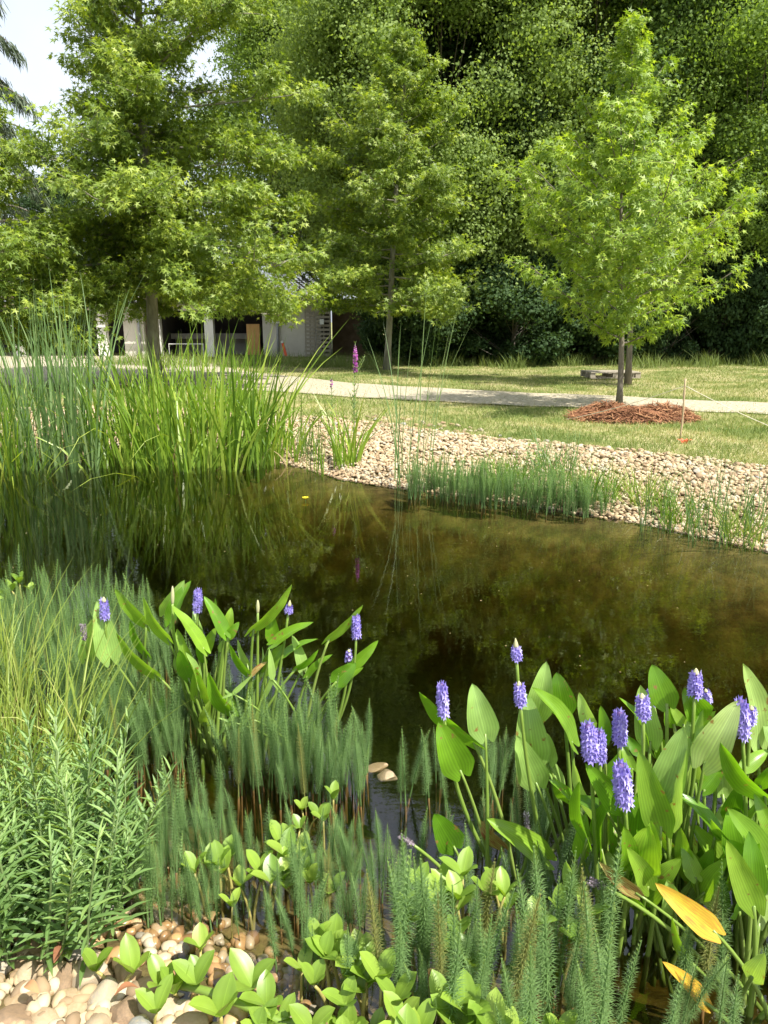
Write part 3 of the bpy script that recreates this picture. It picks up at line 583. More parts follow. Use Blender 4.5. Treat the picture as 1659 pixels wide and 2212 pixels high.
# cedar at the left edge
root=empty('cedar_tree',(D(-14,800,30)[0],30,LAWN),'dark cedar with drooping sprays against the sky at the top left','tree')
tb=MB(); t=np.linspace(0,1,12); tube(tb,np.column_stack([.3*np.sin(t*3),0*t,t*17]),.32*(1-t)+.03,10); kid(root,tb.build('trunk',M['bark']))
bb=MB(); nb_=MB(); r=np.random.default_rng(5)
for k in range(64):
    hz=1.5+14.5*(k+r.random())/64; a=k*2.4; L_=(4.6*(1-hz/21))*r.uniform(.7,1.1); d=np.array([math.cos(a),math.sin(a),0.])
    p0=np.array([0,0,hz]); pp=bez(p0,p0+d*L_*.6+[0,0,.9],p0+d*L_+[0,0,-.5],14); tube(bb,pp,np.linspace(.06,.008,14),5,cap=False)
    ii=r.uniform(1,13,420); c=np.column_stack([np.interp(ii,np.arange(14),pp[:,q]) for q in range(3)]); c[:,:2]+=r.normal(0,.13,(420,2)); c[:,2]-=np.abs(r.normal(0,.1,420))
    L2=r.uniform(.15,.6,420)*np.clip(ii/6,.3,1); ax=np.column_stack([d[0]*.35+r.normal(0,.25,420),d[1]*.35+r.normal(0,.25,420),-np.ones(420)])
    leaves(nb_,c,ax,r.normal(size=(420,3)),L2,r.random(420),(np.array([(-.03,0,0),(.03,0,0),(.05,.5,0),(-.05,.5,0),(0,1,0)]),np.array([[0,1,2],[0,2,3],[3,2,4]])))
kid(root,bb.build('branches',M['bark'])); kid(root,nb_.build('needles',M['cedar']))

# ---------------------------------------------------------------- house
HY=29.5
def hx(px,Y=HY): return D(px,770,Y)[0]
def hz_(py,Y=HY): return D(400,py,Y)[2]
house=empty('house',(hx(450),HY,LAWN),'low rendered building with clay tile roof and open bays behind the big sweetgum','building')
ox,oy,oz=house.location
def hpart(name,mb,m,parent=None,smooth=False):
    o=mb.build(name,m,smooth=smooth); kid(parent or house,o)
    if parent is None: pass
    return o
def hb(mb,x0,x1,y0,y1,z0,z1): box(mb,((x0+x1)/2-ox,(y0+y1)/2-oy,(z0+z1)/2-oz),(x1-x0,y1-y0,z1-z0))
EZ=hz_(652)
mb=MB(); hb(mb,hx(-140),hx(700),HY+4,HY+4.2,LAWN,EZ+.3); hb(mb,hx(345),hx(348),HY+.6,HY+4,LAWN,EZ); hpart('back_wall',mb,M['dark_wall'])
for a_,b_ in ((268,312),(568,694),(-140,-20)): mb=MB(); hb(mb,hx(a_),hx(b_),HY+.2,HY+.45,LAWN,EZ-.02); hpart('wall',mb,M['render'])
mb=MB(); hb(mb,hx(312),hx(346),HY+.5,HY+.8,LAWN,EZ-.03); hpart('stone_pier',mb,M['brick'])
mb=MB(); hb(mb,hx(-140),hx(568),HY-.02,HY+.2,EZ-.32,EZ-.02); hpart('beam',mb,M['render'])
for px in (225,455,346,40):
    mb=MB(); wd=.34 if px!=346 else .16; hb(mb,hx(px)-wd/2,hx(px)+wd/2,HY-.06,HY+.26,LAWN,EZ-.33); hpart('pillar',mb,M['concrete'])
# roof of tile barrels
def roof(x0,x1,y0,y1,z0,z1):
    mb=MB(); n=int((x1-x0)/.11)*2; xsr=np.linspace(x0,x1,n); rows=26; VV=[];FF=[]
    for k in range(rows):
        t0=k/rows; t1=(k+1.12)/rows
        for t,l in((t0,.03),(t1,0.0)):
            z=z0+(z1-z0)*t+l+.045*np.abs(np.sin((xsr-x0)/.22*PI)); VV.append(np.column_stack([xsr-ox,np.full(n,y0+(y1-y0)*t-oy),z-oz]))
    Vr=np.concatenate(VV); base=np.arange(rows)*2*n
    F_=np.concatenate([[[b+i_,b+i_+1,b+n+i_+1,b+n+i_] for i_ in range(n-1)] for b in base]); tn=np.full((len(Vr),3),.5)
    mb.add(Vr,F_,tn); return mb
o=roof(hx(-160),hx(703),HY-.45,HY+4.5,EZ+.02,EZ+1.5).build('roof',M['tile'],smooth=True); kid(house,o)
mb=MB(); tube(mb,[(hx(-160)-ox,-.5,EZ-oz-.02),(hx(703)-ox,-.5,EZ-oz-.02)],.06,8); hpart('gutter',mb,M['metal'],smooth=True)
for px in (303,601):
    mb=MB(); q=hx(px)-ox; tube(mb,[(q,.1,EZ-oz),(q,.1,0)],.05,8); hpart('drainpipe',mb,M['metal'],smooth=True)
mb=MB(); q=hx(598)-ox; box(mb,(q,.12,hz_(691)-oz),(.34,.16,.26)); mbx=hpart('meter_box',mb,M['whitebox']); mb=MB(); box(mb,(q,.032,hz_(691)-oz),(.2,.02,.15)); hpart('dial_window',mb,M['counter'],mbx)
mb=MB(); hb(mb,hx(349),hx(440),HY+1.5,HY+2.1,hz_(734),hz_(722)); hb(mb,hx(470),hx(525),HY+1.5,HY+2.1,hz_(734),hz_(722)); hb(mb,hx(349),hx(525),HY+2.1,HY+2.2,LAWN,hz_(722)); hpart('counter',mb,M['counter'])
mb=MB(); hb(mb,hx(532),hx(560),HY+.3,HY+.36,LAWN+.05,hz_(700)); hpart('timber_door',mb,M['wood_orange'])
mb=MB(); hb(mb,hx(365),hx(440),HY+.05,HY+.1,hz_(744),hz_(742)); hb(mb,hx(365),hx(366),HY+.05,HY+.1,LAWN,hz_(744)); hb(mb,hx(438.5),hx(440),HY+.05,HY+.1,LAWN,hz_(744)); ob=mb.build('rail',M['whitebox'],smooth=False); kid(house,ob)
# things under the bay
for px in (372,384,395):
    mb=MB(); zc=hz_(722); t=np.linspace(0,1,6); tube(mb,np.column_stack([0*t,0*t,t*.22]),[.05,.055,.055,.045,.02,.02],10); o=mb.build('bottle',M['black']); o.location=(hx(px,HY+1.8),HY+1.8,zc); tag(o,'small dark bottle standing on the counter in the open bay','bottle','bottles on the counter')
# lattice panels leaning on the wall, and brick shed
def slat_panel(px0,px1,py0,lab,lean):
    x0,x1=hx(px0),hx(px1); z1=hz_(py0); e=empty('slatted_panel',((x0+x1)/2,HY-.25,LAWN),lab,'panel','slatted panels against the rendered wall')
    h=z1-LAWN; W=x1-x0
    for s_ in(-1,0,1):
        mb=MB(); box(mb,(s_*(W/2-.03),.02,h/2),(.05,.04,h),rx=0); kid(e,mb.build('upright',M['wood'],smooth=False))
    mb=MB(); nn=12
    for k in range(nn): box(mb,(0,-.012,h*(k+.5)/nn),(W,.018,h/nn*.55))
    kid(e,mb.build('slats',M['wood'],smooth=False)); e.rotation_euler=(-lean,0,0); return e
slat_panel(661,683,668,'slatted grey panel standing left of the other one, against the wall',.06); slat_panel(686,716,662,'slatted grey panel with a small notice on it, next to the brick shed',.05)
mb=MB(); box(mb,(0,0,0),(.16,.012,.2)); o=mb.build('notice',M['whitebox'],smooth=False); p=D(695,695,HY-.33); o.location=tuple(p); tag(o,'small white notice pinned to the slatted panel','notice')
shed=empty('brick_shed',(hx(770),HY+.8,LAWN),'shaded brown brick shed in the dark right of the slatted panels','building')
mb=MB()
W=hx(828)-hx(718); hh=hz_(655)-LAWN; nr=22
box(mb,(0,.6,hh/2),(W,1,hh))
for k in range(nr): 
    for q in range(9): box(mb,(-W/2+(q+.5+.5*(k%2)*.9)*W/9.6,.08,hh*(k+.5)/nr),(W/9.9,.06,hh/nr*.82))
kid(shed,mb.build('wall',M['brick'],smooth=False)); mb=MB(); box(mb,(0,.4,hh+.06),(W+.4,1.7,.1),rx=.12); kid(shed,mb.build('roof',M['tile'],smooth=False))
# fire-red strip by the wall
mb=MB(); box(mb,(0,0,.28),(.09,.09,.5),ry=-.25); box(mb,(-.08,0,.56),(.1,.11,.08),ry=-.25,m=1); o=mb.build('marker_post',[M['red'],M['whitebox']],smooth=False); o.location=(hx(617),HY-.3,LAWN); tag(o,'small leaning red marker against the white wall','marker')

# ---------------------------------------------------------------- pallet, mulch ring, cane and string
p=gr(1317,818); pal=empty('pallet',p+[0,0,.035],'weathered wooden pallet lying on the lawn behind the sweetgum','pallet',rz=.05)
mb=MB()
for k in range(7): box(mb,(0,-.36+.12*k,.135),(1.2,.09,.022))
kid(pal,mb.build('deck_boards',M['wood'],smooth=False))
for a in(-.54,0,.54):
    for c in(-.34,0,.34): mb=MB(); box(mb,(a,c,.07),(.12,.1,.1)); kid(pal,mb.build('block',M['wood'],smooth=False))
mb=MB()
for c in(-.34,0,.34): box(mb,(0,c,.009),(1.2,.1,.018))
kid(pal,mb.build('bottom_boards',M['wood'],smooth=False))
c=gr(1366,905); n=5200; a=rng.uniform(0,2*PI,n); rr=np.sqrt(rng.random(n)); ex=np.column_stack([np.cos(a)*rr*.92,np.sin(a)*rr*.62])
prof=.28*(1-rr**2.5)*(.75+.25*np.sin(a*3+1))*(.5+rr*.8); B=np.column_stack([c[0]+ex[:,0],c[1]+ex[:,1],LAWN+prof*rng.uniform(.5,1.05,n)])
mb=MB()
g_=norm(np.column_stack([rng.normal(size=n),rng.normal(size=n),rng.normal(0,.25,n)]))
fib=(np.array([(-.02,-.5,0),(.02,-.5,0),(.035,0,.10),(-.035,0,.10),(.0,.5,0)]),np.array([[0,1,2],[0,2,3],[3,2,4]]))
leaves(mb,B,g_,np.column_stack([rng.normal(0,.4,n),rng.normal(0,.4,n)-.2,np.ones(n)]),rng.uniform(.07,.26,n),np.clip(rng.normal(.5,.25,n),0,1),fib)
k_=np.linspace(0,1,9); th=np.linspace(0,2*PI,33)[:-1]; VV=[];
for kk in k_: VV.append(np.column_stack([c[0]+np.cos(th)*.9*kk,c[1]+np.sin(th)*.6*kk,LAWN-.01+.24*(1-kk**2.5)*(.75+.25*np.sin(th*3+1))*(.5+kk*.8)]))
Vm=np.concatenate(VV); F_=np.array([[q*32+i_,q*32+(i_+1)%32,(q+1)*32+(i_+1)%32,(q+1)*32+i_] for q in range(8) for i_ in range(32)]); mb.add(Vm,F_,.1)
tag(mb.build('bark_mulch',M['mulch']),'heap of reddish shredded bark around the young sweetgum','mulch')
cb_=gr(1469,948); mb=MB(); t=np.linspace(0,1,9); tube(mb,np.column_stack([.006*np.sin(t*5),0*t,t*.70]),.012+.003*np.cos(t*25),8); o=mb.build('cane',M['post']); o.location=tuple(cb_); tag(o,'short upright cane holding the string in front of the mulch','cane')
top_=cb_+[0,0,.62]; mb=MB(); far=D(900,912,12.5); nr_=D(1750,955,8.2)
for a_,b_ in((top_,D(1230,905,10.3)),(D(1230,905,10.3),D(1100,900,13.0)),(top_,nr_)):
    tube(mb,bez(a_,(a_+b_)/2-[0,0,.06],b_,12),.004,5)
tag(mb.build('string',M['rope']),'thin pale string running from the cane across the lawn','string')
mb=MB(); cr=G(1478,958,LAWN)
for k in range(7):
    a_=k*.9; blades(mb,np.array([cr+[.02*math.cos(a_),.02*math.sin(a_),.0]]),.09,.035,np.array([[math.cos(a_)*.9,math.sin(a_)*.5]]),seg=4,twist=np.array([a_+1.2]),droop=np.array([.5]))
tag(mb.build('ribbon',M['red']),'orange red ribbon lying in the grass below the cane','ribbon')

# ---------------------------------------------------------------- marginal plants on the far side
def clump(name,polypx,n,h,w,ms,label,cat,lean=.18,fan=0.0,dry=0,group=None,seg=6,tone=(.0,1),zb=None,droopp=.25,hvar=.25):
    """tall blades rising from an area given by its outline at the waterline"""
    poly=np.array([g2(*q) for q in polypx]); lo,hi=poly.min(0),poly.max(0); P=np.zeros((0,2))
    while len(P)<n: q=rng.uniform(lo,hi,(n*4,2)); P=np.concatenate([P,q[in_poly(q,poly)]])
    P=P[:n]; c=P.mean(0); root=empty(name,(c[0],c[1],0),label,cat,group)
    z=np.minimum(terrain(P),0)-.02 if zb is None else np.full(n,zb)
    hh=h*(1+rng.normal(0,hvar,n)).clip(.35,1.35); le=rng.normal(0,lean,(n,2)); ext=np.abs(P-c).max(0)+.01
    le+= (P-c)/ext*fan; B=np.column_stack([P-c,z]); dr=np.where(rng.random(n)<.22,rng.uniform(.2,.6,n),rng.uniform(0,.12,n))*droopp/.25; le*=(1+dr*2)[:,None]
    tw=np.where(rng.random(n)<.6,rng.normal(0,.5,n),rng.uniform(0,PI,n))
    mb=MB(); blades(mb,B,hh-z,w*rng.uniform(.7,1.2,n),le,bend=.7,seg=seg,tone=np.clip(rng.normal((tone[0]+tone[1])/2,(tone[1]-tone[0])/4,n),0,1),droop=dr,twist=tw); kid(root,mb.build('blades',M[ms]))
    if dry:
        q=rng.integers(0,n,dry); B2=np.column_stack([P[q]-c+rng.normal(0,.03,(dry,2)),z[q]]); mb=MB(); blades(mb,B2,hh[q]*rng.uniform(.15,.5,dry),w*.9,rng.normal(0,.5,(dry,2)),bend=.4,seg=5,tone=rng.random(dry),droop=rng.uniform(0,.6,dry)); kid(root,mb.build('dry_blades',M['dry']))
    return root
clump('cattail_clump',[(30,1022),(215,1020),(235,985),(190,965),(40,968)],190,1.92,.027,'reed','tall narrow blue green reeds rising above the left end of the bed','reeds',lean=.10,fan=.10,dry=90,seg=7,hvar=.13)
clump('iris_clump',[(215,1012),(420,1022),(560,1018),(600,1000),(520,978),(330,972),(225,985)],500,1.27,.033,'iris','large bright green iris clump in the middle of the far bed','iris',lean=.155,fan=.15,dry=70,droopp=.3)
clump('iris_clump',[(540,1012),(660,1006),(650,985),(560,985)],70,.85,.026,'iris','outermost iris blades leaning right at the end of the large clump','iris',lean=.22,fan=.25,dry=16)
clump('iris_clump',[(-90,1035),(60,1028),(50,1000),(-90,1000)],200,1.2,.024,'iris','iris clump cut off by the left edge, left of the tall reeds','iris',lean=.15,fan=.1,dry=40)
clump('iris_clump',[(722,1022),(778,1024),(772,1008),(728,1008)],50,.8,.022,'iris','small yellow green iris tuft below the purple loosestrife','iris',lean=.2,fan=.2,tone=(.2,.9))
clump('reed_tuft',[(655,1030),(700,1032),(700,1015),(660,1012)],14,.7,.012,'iris','thin reed tuft between the big iris clump and the loosestrife','reeds',lean=.1)
clump('rush_clump',[(840,1062),(905,1066),(955,1050),(900,1036),(850,1040)],26,1.55,.012,'reed','very thin tall rushes standing in the water at the centre','rushes',lean=.12,fan=.1,seg=8,tone=(.3,1),hvar=.22,droopp=.05)
clump('grass_tuft',[(1235,1095),(1330,1105),(1330,1080),(1245,1075)],170,.38,.009,'iris','bright green grass tuft at the right end of the far mares tails','grass',lean=.3,fan=.3,tone=(0,.7))
clump('grass_tuft',[(1345,1105),(1420,1120),(1420,1095),(1350,1085)],120,.33,.010,'sedge','sparse grass tuft on the pebbles right of the bright tuft','grass',lean=.35,fan=.3,tone=(0,.6))
clump('rush_clump',[(1380,1150),(1460,1160),(1450,1125),(1390,1120)],34,.52,.007,'reed','dark thin rushes in front of the pebble bank','rushes',lean=.14,fan=.1,tone=(0,.4))
clump('rush_clump',[(1470,1165),(1659,1200),(1659,1150),(1500,1130)],110,.52,.008,'reed','dark thin rushes at the right edge by the pebble bank','rushes',lean=.15,fan=.15,tone=(0,.5),dry=16)
clump('grass_tuft',[(1150,1065),(1235,1078),(1240,1050),(1160,1045)],120,.55,.010,'reed','taller dark grass tuft rising behind the far mares tails','grass',lean=.22,fan=.2,tone=(.2,.8))
clump('reed_tuft',[(620,1000),(690,1004),(690,975),(630,975)],60,.45,.012,'reed','low reed tuft on the pebbles beside the iris','reeds',lean=.3,fan=.2,tone=(.2,.9),dry=20)
BL=(np.array([(0,0,0),(-.10,.3,.03),(-.09,.65,.03),(0,1,-.08),(.09,.65,.03),(.10,.3,.03),(0,.35,-.02),(0,.65,-.02)]),np.array([[0,1,6],[0,6,5],[1,2,7],[1,7,6],[5,6,7],[5,7,4],[2,3,7],[7,3,4]]))
def leafy_stem(mb_s,mb_l,p0,p1,nleaf,ls,r,rad=.004,tone=.5,width=1.,up=.7,start=.12):
    pp=bez(p0,(np.asarray(p0)+p1)/2+r.normal(0,.02,3),p1,8); tube(mb_s,pp,np.linspace(rad,rad*.4,8),6,tone=tone)
    t=np.repeat(np.linspace(start,1,nleaf//2),2); n_=len(t); a=np.repeat(np.arange(n_//2)*(PI/2)+r.uniform(0,3),2)+np.tile([0,PI],n_//2)+r.normal(0,.25,n_)
    c=np.column_stack([np.interp(t*7,np.arange(8),pp[:,q]) for q in range(3)]); u=up+.9*t**3; ax=np.column_stack([np.cos(a),np.sin(a),u+r.normal(0,.15,n_)])
    nm=np.column_stack([-np.cos(a)*.5,-np.sin(a)*.5,np.ones(n_)]); T=(BL[0]*[width,1,1],BL[1]); leaves(mb_l,c,ax,nm,ls*(1-.55*t**2)*r.uniform(.75,1.15,n_),np.clip(tone+.35*t**2+r.normal(0,.12,n_),0,1),T)
def loosestrife(px,py,topy,Y0,label,big):
    b=G(px,py); root=empty('purple_loosestrife',b,label,'flower'); H=D(px,topy,b[1])[2]; r=np.random.default_rng(px)
    sm,lm,fm=MB(),MB(),MB(); p1=np.array([.01,0,H]); leafy_stem(sm,lm,np.array([0,0,-.05]),p1,40,.10,r,.007,.5)
    if big:
        for k in range(7): a=r.uniform(0,6.28); h0=H*r.uniform(.35,.8); leafy_stem(sm,lm,np.array([0,0,h0]),np.array([math.cos(a)*.12,math.sin(a)*.08,h0+.2]),14,.055,r,.004,.6)
    n_=170 if big else 46; t=r.random(n_); z=H*.985-(.30 if big else .10)*t; a=r.uniform(0,6.28,n_); c=np.column_stack([.01+0*t,0*t,z])
    leaves(fm,c,np.column_stack([np.cos(a),np.sin(a),np.full(n_,.3)]),r.normal(size=(n_,3)),(.012+.022*np.minimum(t*3,1))*(1 if big else .7),r.random(n_),OVAL)
    kid(root,sm.build('stem',M['herb_stem'])); kid(root,lm.build('leaves',M['herb'])); kid(root,fm.build('flower_spike',M['magenta']))
loosestrife(768,1010,742,0,'tall purple loosestrife with a bright magenta spike on the far bank',True); loosestrife(717,992,815,0,'smaller loosestrife with a short pink tip left of the tall one',False)
def herb(name,px0,py0,nst,H,spread,ls,label,cat,seed,m='herb',z=0,lw=1.,lean=.15,rad=.004,group=None,nl=30,loc=None):
    b=G(px0,py0,z) if loc is None else np.array(loc); root=empty(name,b,label,cat,group); r=np.random.default_rng(seed)
    for k in range(nst):
        a=r.uniform(0,6.28); q=spread*math.sqrt(r.random()); p0=np.array([math.cos(a)*q,math.sin(a)*q,-.04]); h=H*r.uniform(.62,1.05)*(1-.25*(q/spread)**2); p1=p0+[math.cos(a)*lean*h*(q/spread+.3)+r.normal(0,.04),math.sin(a)*lean*h*(q/spread+.3),h]
        sm,lm=MB(),MB(); leafy_stem(sm,lm,p0,p1,int(nl*r.uniform(.85,1.15)),ls*r.uniform(.85,1.15),r,rad,r.uniform(.3,.6),lw,up=r.uniform(.35,.75))
        st=sm.build('stem',M['herb_stem']); kid(root,st); kid(st,lm.build('leaves',M[m]))
    return root
herb('marsh_herb',1125,1062,5,.62,.12,.10,'leafy marsh weed rising from the far mares tails','plant',3)
herb('marsh_herb',1185,1062,4,.5,.10,.09,'shorter leafy weed right of the first one on the far bank','plant',4)
herb('marsh_herb',985,1030,3,.35,.10,.07,'low leafy weed on the pebbles behind the far mares tails','plant',5)
clump('grass_tuft',[(1060,1078),(1140,1088),(1140,1062),(1070,1052)],110,.42,.009,'iris','green grass tuft in the middle of the far mares tail band','grass',lean=.25,fan=.25,tone=(0,.6))
clump('grass_tuft',[(1420,1140),(1500,1158),(1500,1128),(1430,1115)],90,.34,.009,'iris','low green grass tuft at the waterline between the dark rushes','grass',lean=.35,fan=.3,tone=(0,.6))
clump('grass_tuft',[(1560,1175),(1640,1192),(1640,1160),(1570,1148)],90,.30,.009,'sedge','low pale grass tuft at the waterline by the right edge','grass',lean=.4,fan=.3,tone=(0,.6))
herb('marsh_herb',1300,1080,4,.34,.12,.07,'low leafy weed between the bright tuft and the sparse tuft','plant',15)
# big leafy herb bottom left
herb('leafy_herb',85,1990,50,.62,.215,.112,'large leafy grey green herb clump on the stones at the bottom left','plant',6,z=.03,lw=.62,lean=.22,rad=.0045,nl=44)
herb('leafy_herb',205,1900,10,.40,.12,.095,'lighter leafy herb leaning right over the shallows beside the big one','plant',8,z=.02,lean=.35,rad=.0035,nl=32,lw=.62)
herb('leafy_herb',20,1820,22,.46,.24,.105,'leafy herb tops behind the big clump at the left edge','plant',9,z=.0,lean=.15,rad=.004,nl=38,lw=.62)

# sedges
clump('sedge_clump',[(-80,1830),(110,1830),(170,1720),(-80,1700)],150,.60,.006,'sedge','fine yellow green sedge behind the leafy herb at the left edge','sedge',lean=.22,fan=.15,seg=6,zb=-.05)
clump('sedge_clump',[(60,1750),(240,1770),(230,1690),(80,1680)],90,.60,.006,'sedge','loose sedge blades between the herb and the mares tails','sedge',lean=.3,fan=.15,seg=6,zb=-.05)
clump('sedge_clump',[(-60,1600),(60,1600),(60,1500),(-60,1500)],120,.55,.007,'sedge','taller sedge by the left edge behind the mares tails','sedge',lean=.2,fan=.1,seg=6,zb=-.05,dry=16)

# ---------------------------------------------------------------- mares tails
def tail(seed,H,R,nw,nl,lseg=2):
    r=np.random.default_rng(seed); st=MB(); t=np.linspace(0,1,9); bend=r.normal(0,.03,2); ctr=np.column_stack([bend[0]*t**2,bend[1]*t**2,-.16+(H*.93+.16)*t]); tube(st,ctr[:4],.0034,6,tone=r.random()*.6)
    lm=MB(); tube(lm,ctr[3:],np.linspace(.0034,.0012,6),6,tone=.35); zz=np.linspace(.2,.995,nw); n_=nw*nl; t=np.repeat(zz,nl); a=np.tile(np.arange(nl)/nl*2*PI,nw)+np.repeat(r.uniform(0,6,nw),nl)+r.normal(0,.1,n_)
    q=(t*H+.16)/(H+.16); c=np.column_stack([bend[0]*q**2,bend[1]*q**2,t*H*.95])
    env=np.minimum(1,(1-t)*3.2+.14)*np.where(t<.35,.8+.57*t,1); ln=R*env*r.uniform(.85,1.12,n_)
    up=.12+.55*t**2+.9*np.clip((t-.8)/.2,0,1); T=(np.array([(-.03,0,0),(.03,0,0),(.032,.55,.10),(-.032,.55,.10),(0,1.0,.0)]),np.array([[0,1,2],[0,2,3],[3,2,4]]))
    leaves(lm,c,np.column_stack([np.cos(a),np.sin(a),up]),np.tile([0,0,1.],(n_,1)),ln,np.clip(.30+.6*np.clip((t-.72)/.28,0,1)+r.normal(0,.08,n_),0,1),T)
    return st,lm
TV=[]
for k in range(12):
    st,lm=tail(100+k,.27,.022,25,14)
    TV.append((st.mesh('stem',M['tail_stem']),lm.mesh('needles',M['tail_old' if k>10 else 'tail'],smooth=False)))
REG=[ # outline of bases (picture grid), count, height, label
 ([(780,2160),(900,2380),(1330,2420),(1330,2160),(1150,2100),(900,2080)],66,.41,'tall mares tail stem in the dense bottom bed'),
 ([(1060,1960),(1280,2000),(1290,1860),(1180,1780),(1060,1800)],30,.30,'mares tail stem left of the right pickerelweed'),
 ([(1340,2390),(1659,2420),(1659,2170),(1400,2150)],15,.34,'mares tail stem under the yellow pickerelweed leaf'),
 ([(560,2080),(760,2200),(800,2020),(640,1940)],28,.27,'mares tail stem among the bogbean at the bottom centre'),
 ([(290,2010),(420,2000),(420,1860),(310,1840)],34,.28,'mares tail stem beside the big leafy herb'),
 ([(400,2010),(620,2030),(640,1900),(420,1850)],34,.22,'short mares tail stem in the shallow pebbled water'),
 ([(620,1990),(900,2040),(900,1880),(640,1860)],36,.25,'scattered mares tail stem in the open shallows'),
 ([(480,1700),(560,1745),(700,1760),(795,1740),(800,1660),(700,1640),(500,1640)],120,.34,'mares tail stem in the dense clump left of the open water'),
 ([(800,1735),(1000,1760),(1050,1700),(860,1680)],9,.27,'lone mares tail stem standing in the open water'),
 ([(1040,1740),(1120,1745),(1120,1690),(1050,1690)],12,.32,'mares tail stem behind the pale pickerelweed leaf'),
 ([(120,1660),(330,1700),(430,1650),(400,1560),(150,1500)],150,.33,'mares tail stem in the wide bed left of the pickerelweed'),
 ([(0,1560),(160,1580),(380,1500),(360,1400),(0,1380)],230,.33,'mares tail stem in the far part of the left bed'),
 ([(380,1600),(560,1620),(640,1560),(400,1500)],40,.28,'mares tail stem behind the left pickerelweed'),
 ([(0,1420),(330,1400),(300,1330),(0,1310)],150,.30,'mares tail stem at the back of the left bed'),
 ([(880,1078),(1060,1100),(1260,1120),(1330,1112),(1240,1075),(1060,1052),(900,1050)],600,.33,'mares tail stem in the low band along the far bank'),
 ([(340,1850),(470,1880),(560,1820),(480,1740),(350,1760)],26,.22,'mares tail stem in the brown shallows'),
 ([(900,2000),(1060,2040),(1060,1850),(900,1830)],14,.26,'mares tail stem below the withered pickerelweed flower')]
allt=[]
for poly,n_,h_,lab in REG:
    P4=np.array([g2(*q) for q in poly]); lo,hi=P4.min(0),P4.max(0); Q=np.zeros((0,2))
    while len(Q)<n_: q=rng.uniform(lo,hi,(n_*5,2)); Q=np.concatenate([Q,q[in_poly(q,P4)]])
    for q in Q[:n_]:
        if pond_sd([q])[0]<.25: allt.append((q[0],q[1],h_*rng.uniform(.5,1.2),lab))
allt.sort(key=lambda a:-(a[2]/math.hypot(a[1],CAMZ))); near=allt[:298]; rest=allt[298:]
from collections import Counter
cnt_=Counter(a[3] for a in near)
for x,y,h,lab in near:
    k=rng.integers(12); gp_=lab.replace('stem','stems',1)
    if cnt_[lab]<=20: lab=lab+', '+ORD[sum(1 for a in near if a[3]==lab and a[0]<x)]
    e=empty('mares_tail',(x,y,0),lab,'water plant',gp_); s=h/.27; e.scale=(.76*s*rng.uniform(.85,1.2),)*2+(s,); e.rotation_euler=(rng.normal(0,.05),rng.normal(0,.05),rng.uniform(0,6.28))
    for nm,me in zip(('stem','needles'),TV[k]): o=bpy.data.objects.new(nm,me); COL.objects.link(o); o.parent=e
low=[tail(200+k,.27,.026,20,9) for k in range(6)]
lows=[]
for a,b in low:
    q=[(np.concatenate(k_.V),k_.F,np.concatenate(k_.A)) for k_ in (a,b)]; lows.append(q[0]+q[1])
mb=MB()
for x,y,h,lab in rest:
    sv,sf,sa,lv,lf,la=lows[rng.integers(6)]; s=h/.27; R_=np.array(Matrix.Rotation(rng.uniform(0,6.28),3,'Z')@Matrix.Rotation(rng.normal(0,.06),3,'X')); S_=np.array([.85*s,.85*s,s])*rng.uniform(.9,1.15)*([1.25,1.25,1] if y>5 else [1,1,1])
    nb=mb.n; mb.add((sv*S_)@R_.T+[x,y,0],sf[0],sa,1)
    mb.add((lv*S_)@R_.T+[x,y,0],lf[0],la*[1,1,1]+[0,0,rng.normal(0,.08)],0)
    for f_ in lf[1:]: mb.F.append((f_+nb+len(sv)).astype(np.int32)); mb.M.append(np.zeros(len(f_),dtype=np.int32))
tag(mb.build('mares_tail_bed',[M['tail'],M['tail_stem']],smooth=False),'dense beds of mares tail farther out in the pond','water plants',kind='stuff')

# ---------------------------------------------------------------- pickerelweed
def blade(P0,P1,W,roll,curve=.08,cup=.22,fold=0.0,lobe=.16,nv=15,nu=9,twist=0.0,view=None,pw=1.0):
    """heart based lance shaped blade from P0 (base) to P1 (tip)"""
    P0=np.asarray(P0,float);P1=np.asarray(P1,float);L_=np.linalg.norm(P1-P0); y=(P1-P0)/L_; vw=norm((P0+P1)/2-np.array([0,0,CAMZ])) if view is None else view
    x=norm(np.cross(y,vw)); zc=np.cross(x,y)
    Rr=np.array(Matrix.Rotation(roll,3,Vector(y))); x=Rr@x; zc=Rr@zc
    t=np.linspace(0,1,nv)[:,None]; u=np.linspace(-1,1,nu)[None,:]
    hw=np.minimum(1,((t+.035)/.20))**.5*np.clip(1-t,0,1)**(.72*pw)*(1+.55*t)*.5; hw=hw/hw.max()*W/2
    au=np.abs(u); along=L_*(t-lobe*4*au*(1-au*.62)*(1-t)**7*.62)
    xx=u*hw; zz=cup*W*.5*(au**1.6)*np.sin(PI*np.clip(t*.9+.08,0,1))+fold*xx*0 + curve*L_*(np.sin(PI*t)-.0) + .018*W*np.sin(t*17+u*3)*au
    tw=twist*(t-.3); xr=xx*np.cos(tw); zr=zz+xx*np.sin(tw)
    Vv=P0+x*xr[...,None]+y*along[...,None]-zc*zr[...,None]
    A=np.zeros((nv,nu,3)); A[...,0]=np.broadcast_to(u,(nv,nu)); A[...,1]=np.broadcast_to(t,(nv,nu))
    i_,j_=np.meshgrid(np.arange(nu-1),np.arange(nv-1)); b=(j_*nu+i_).ravel(); return Vv.reshape(-1,3),np.stack([b,b+1,b+nu+1,b+nu],1),A.reshape(-1,3)
ZA=lambda off:(lambda x,y:((off[0]+x*.36166)*.6636,(off[1]+y*.36166)*.6636))
zA,zB,zC,zD=ZA((1300,2050)),ZA((1900,2050)),ZA((200,1850)),ZA((700,1850))
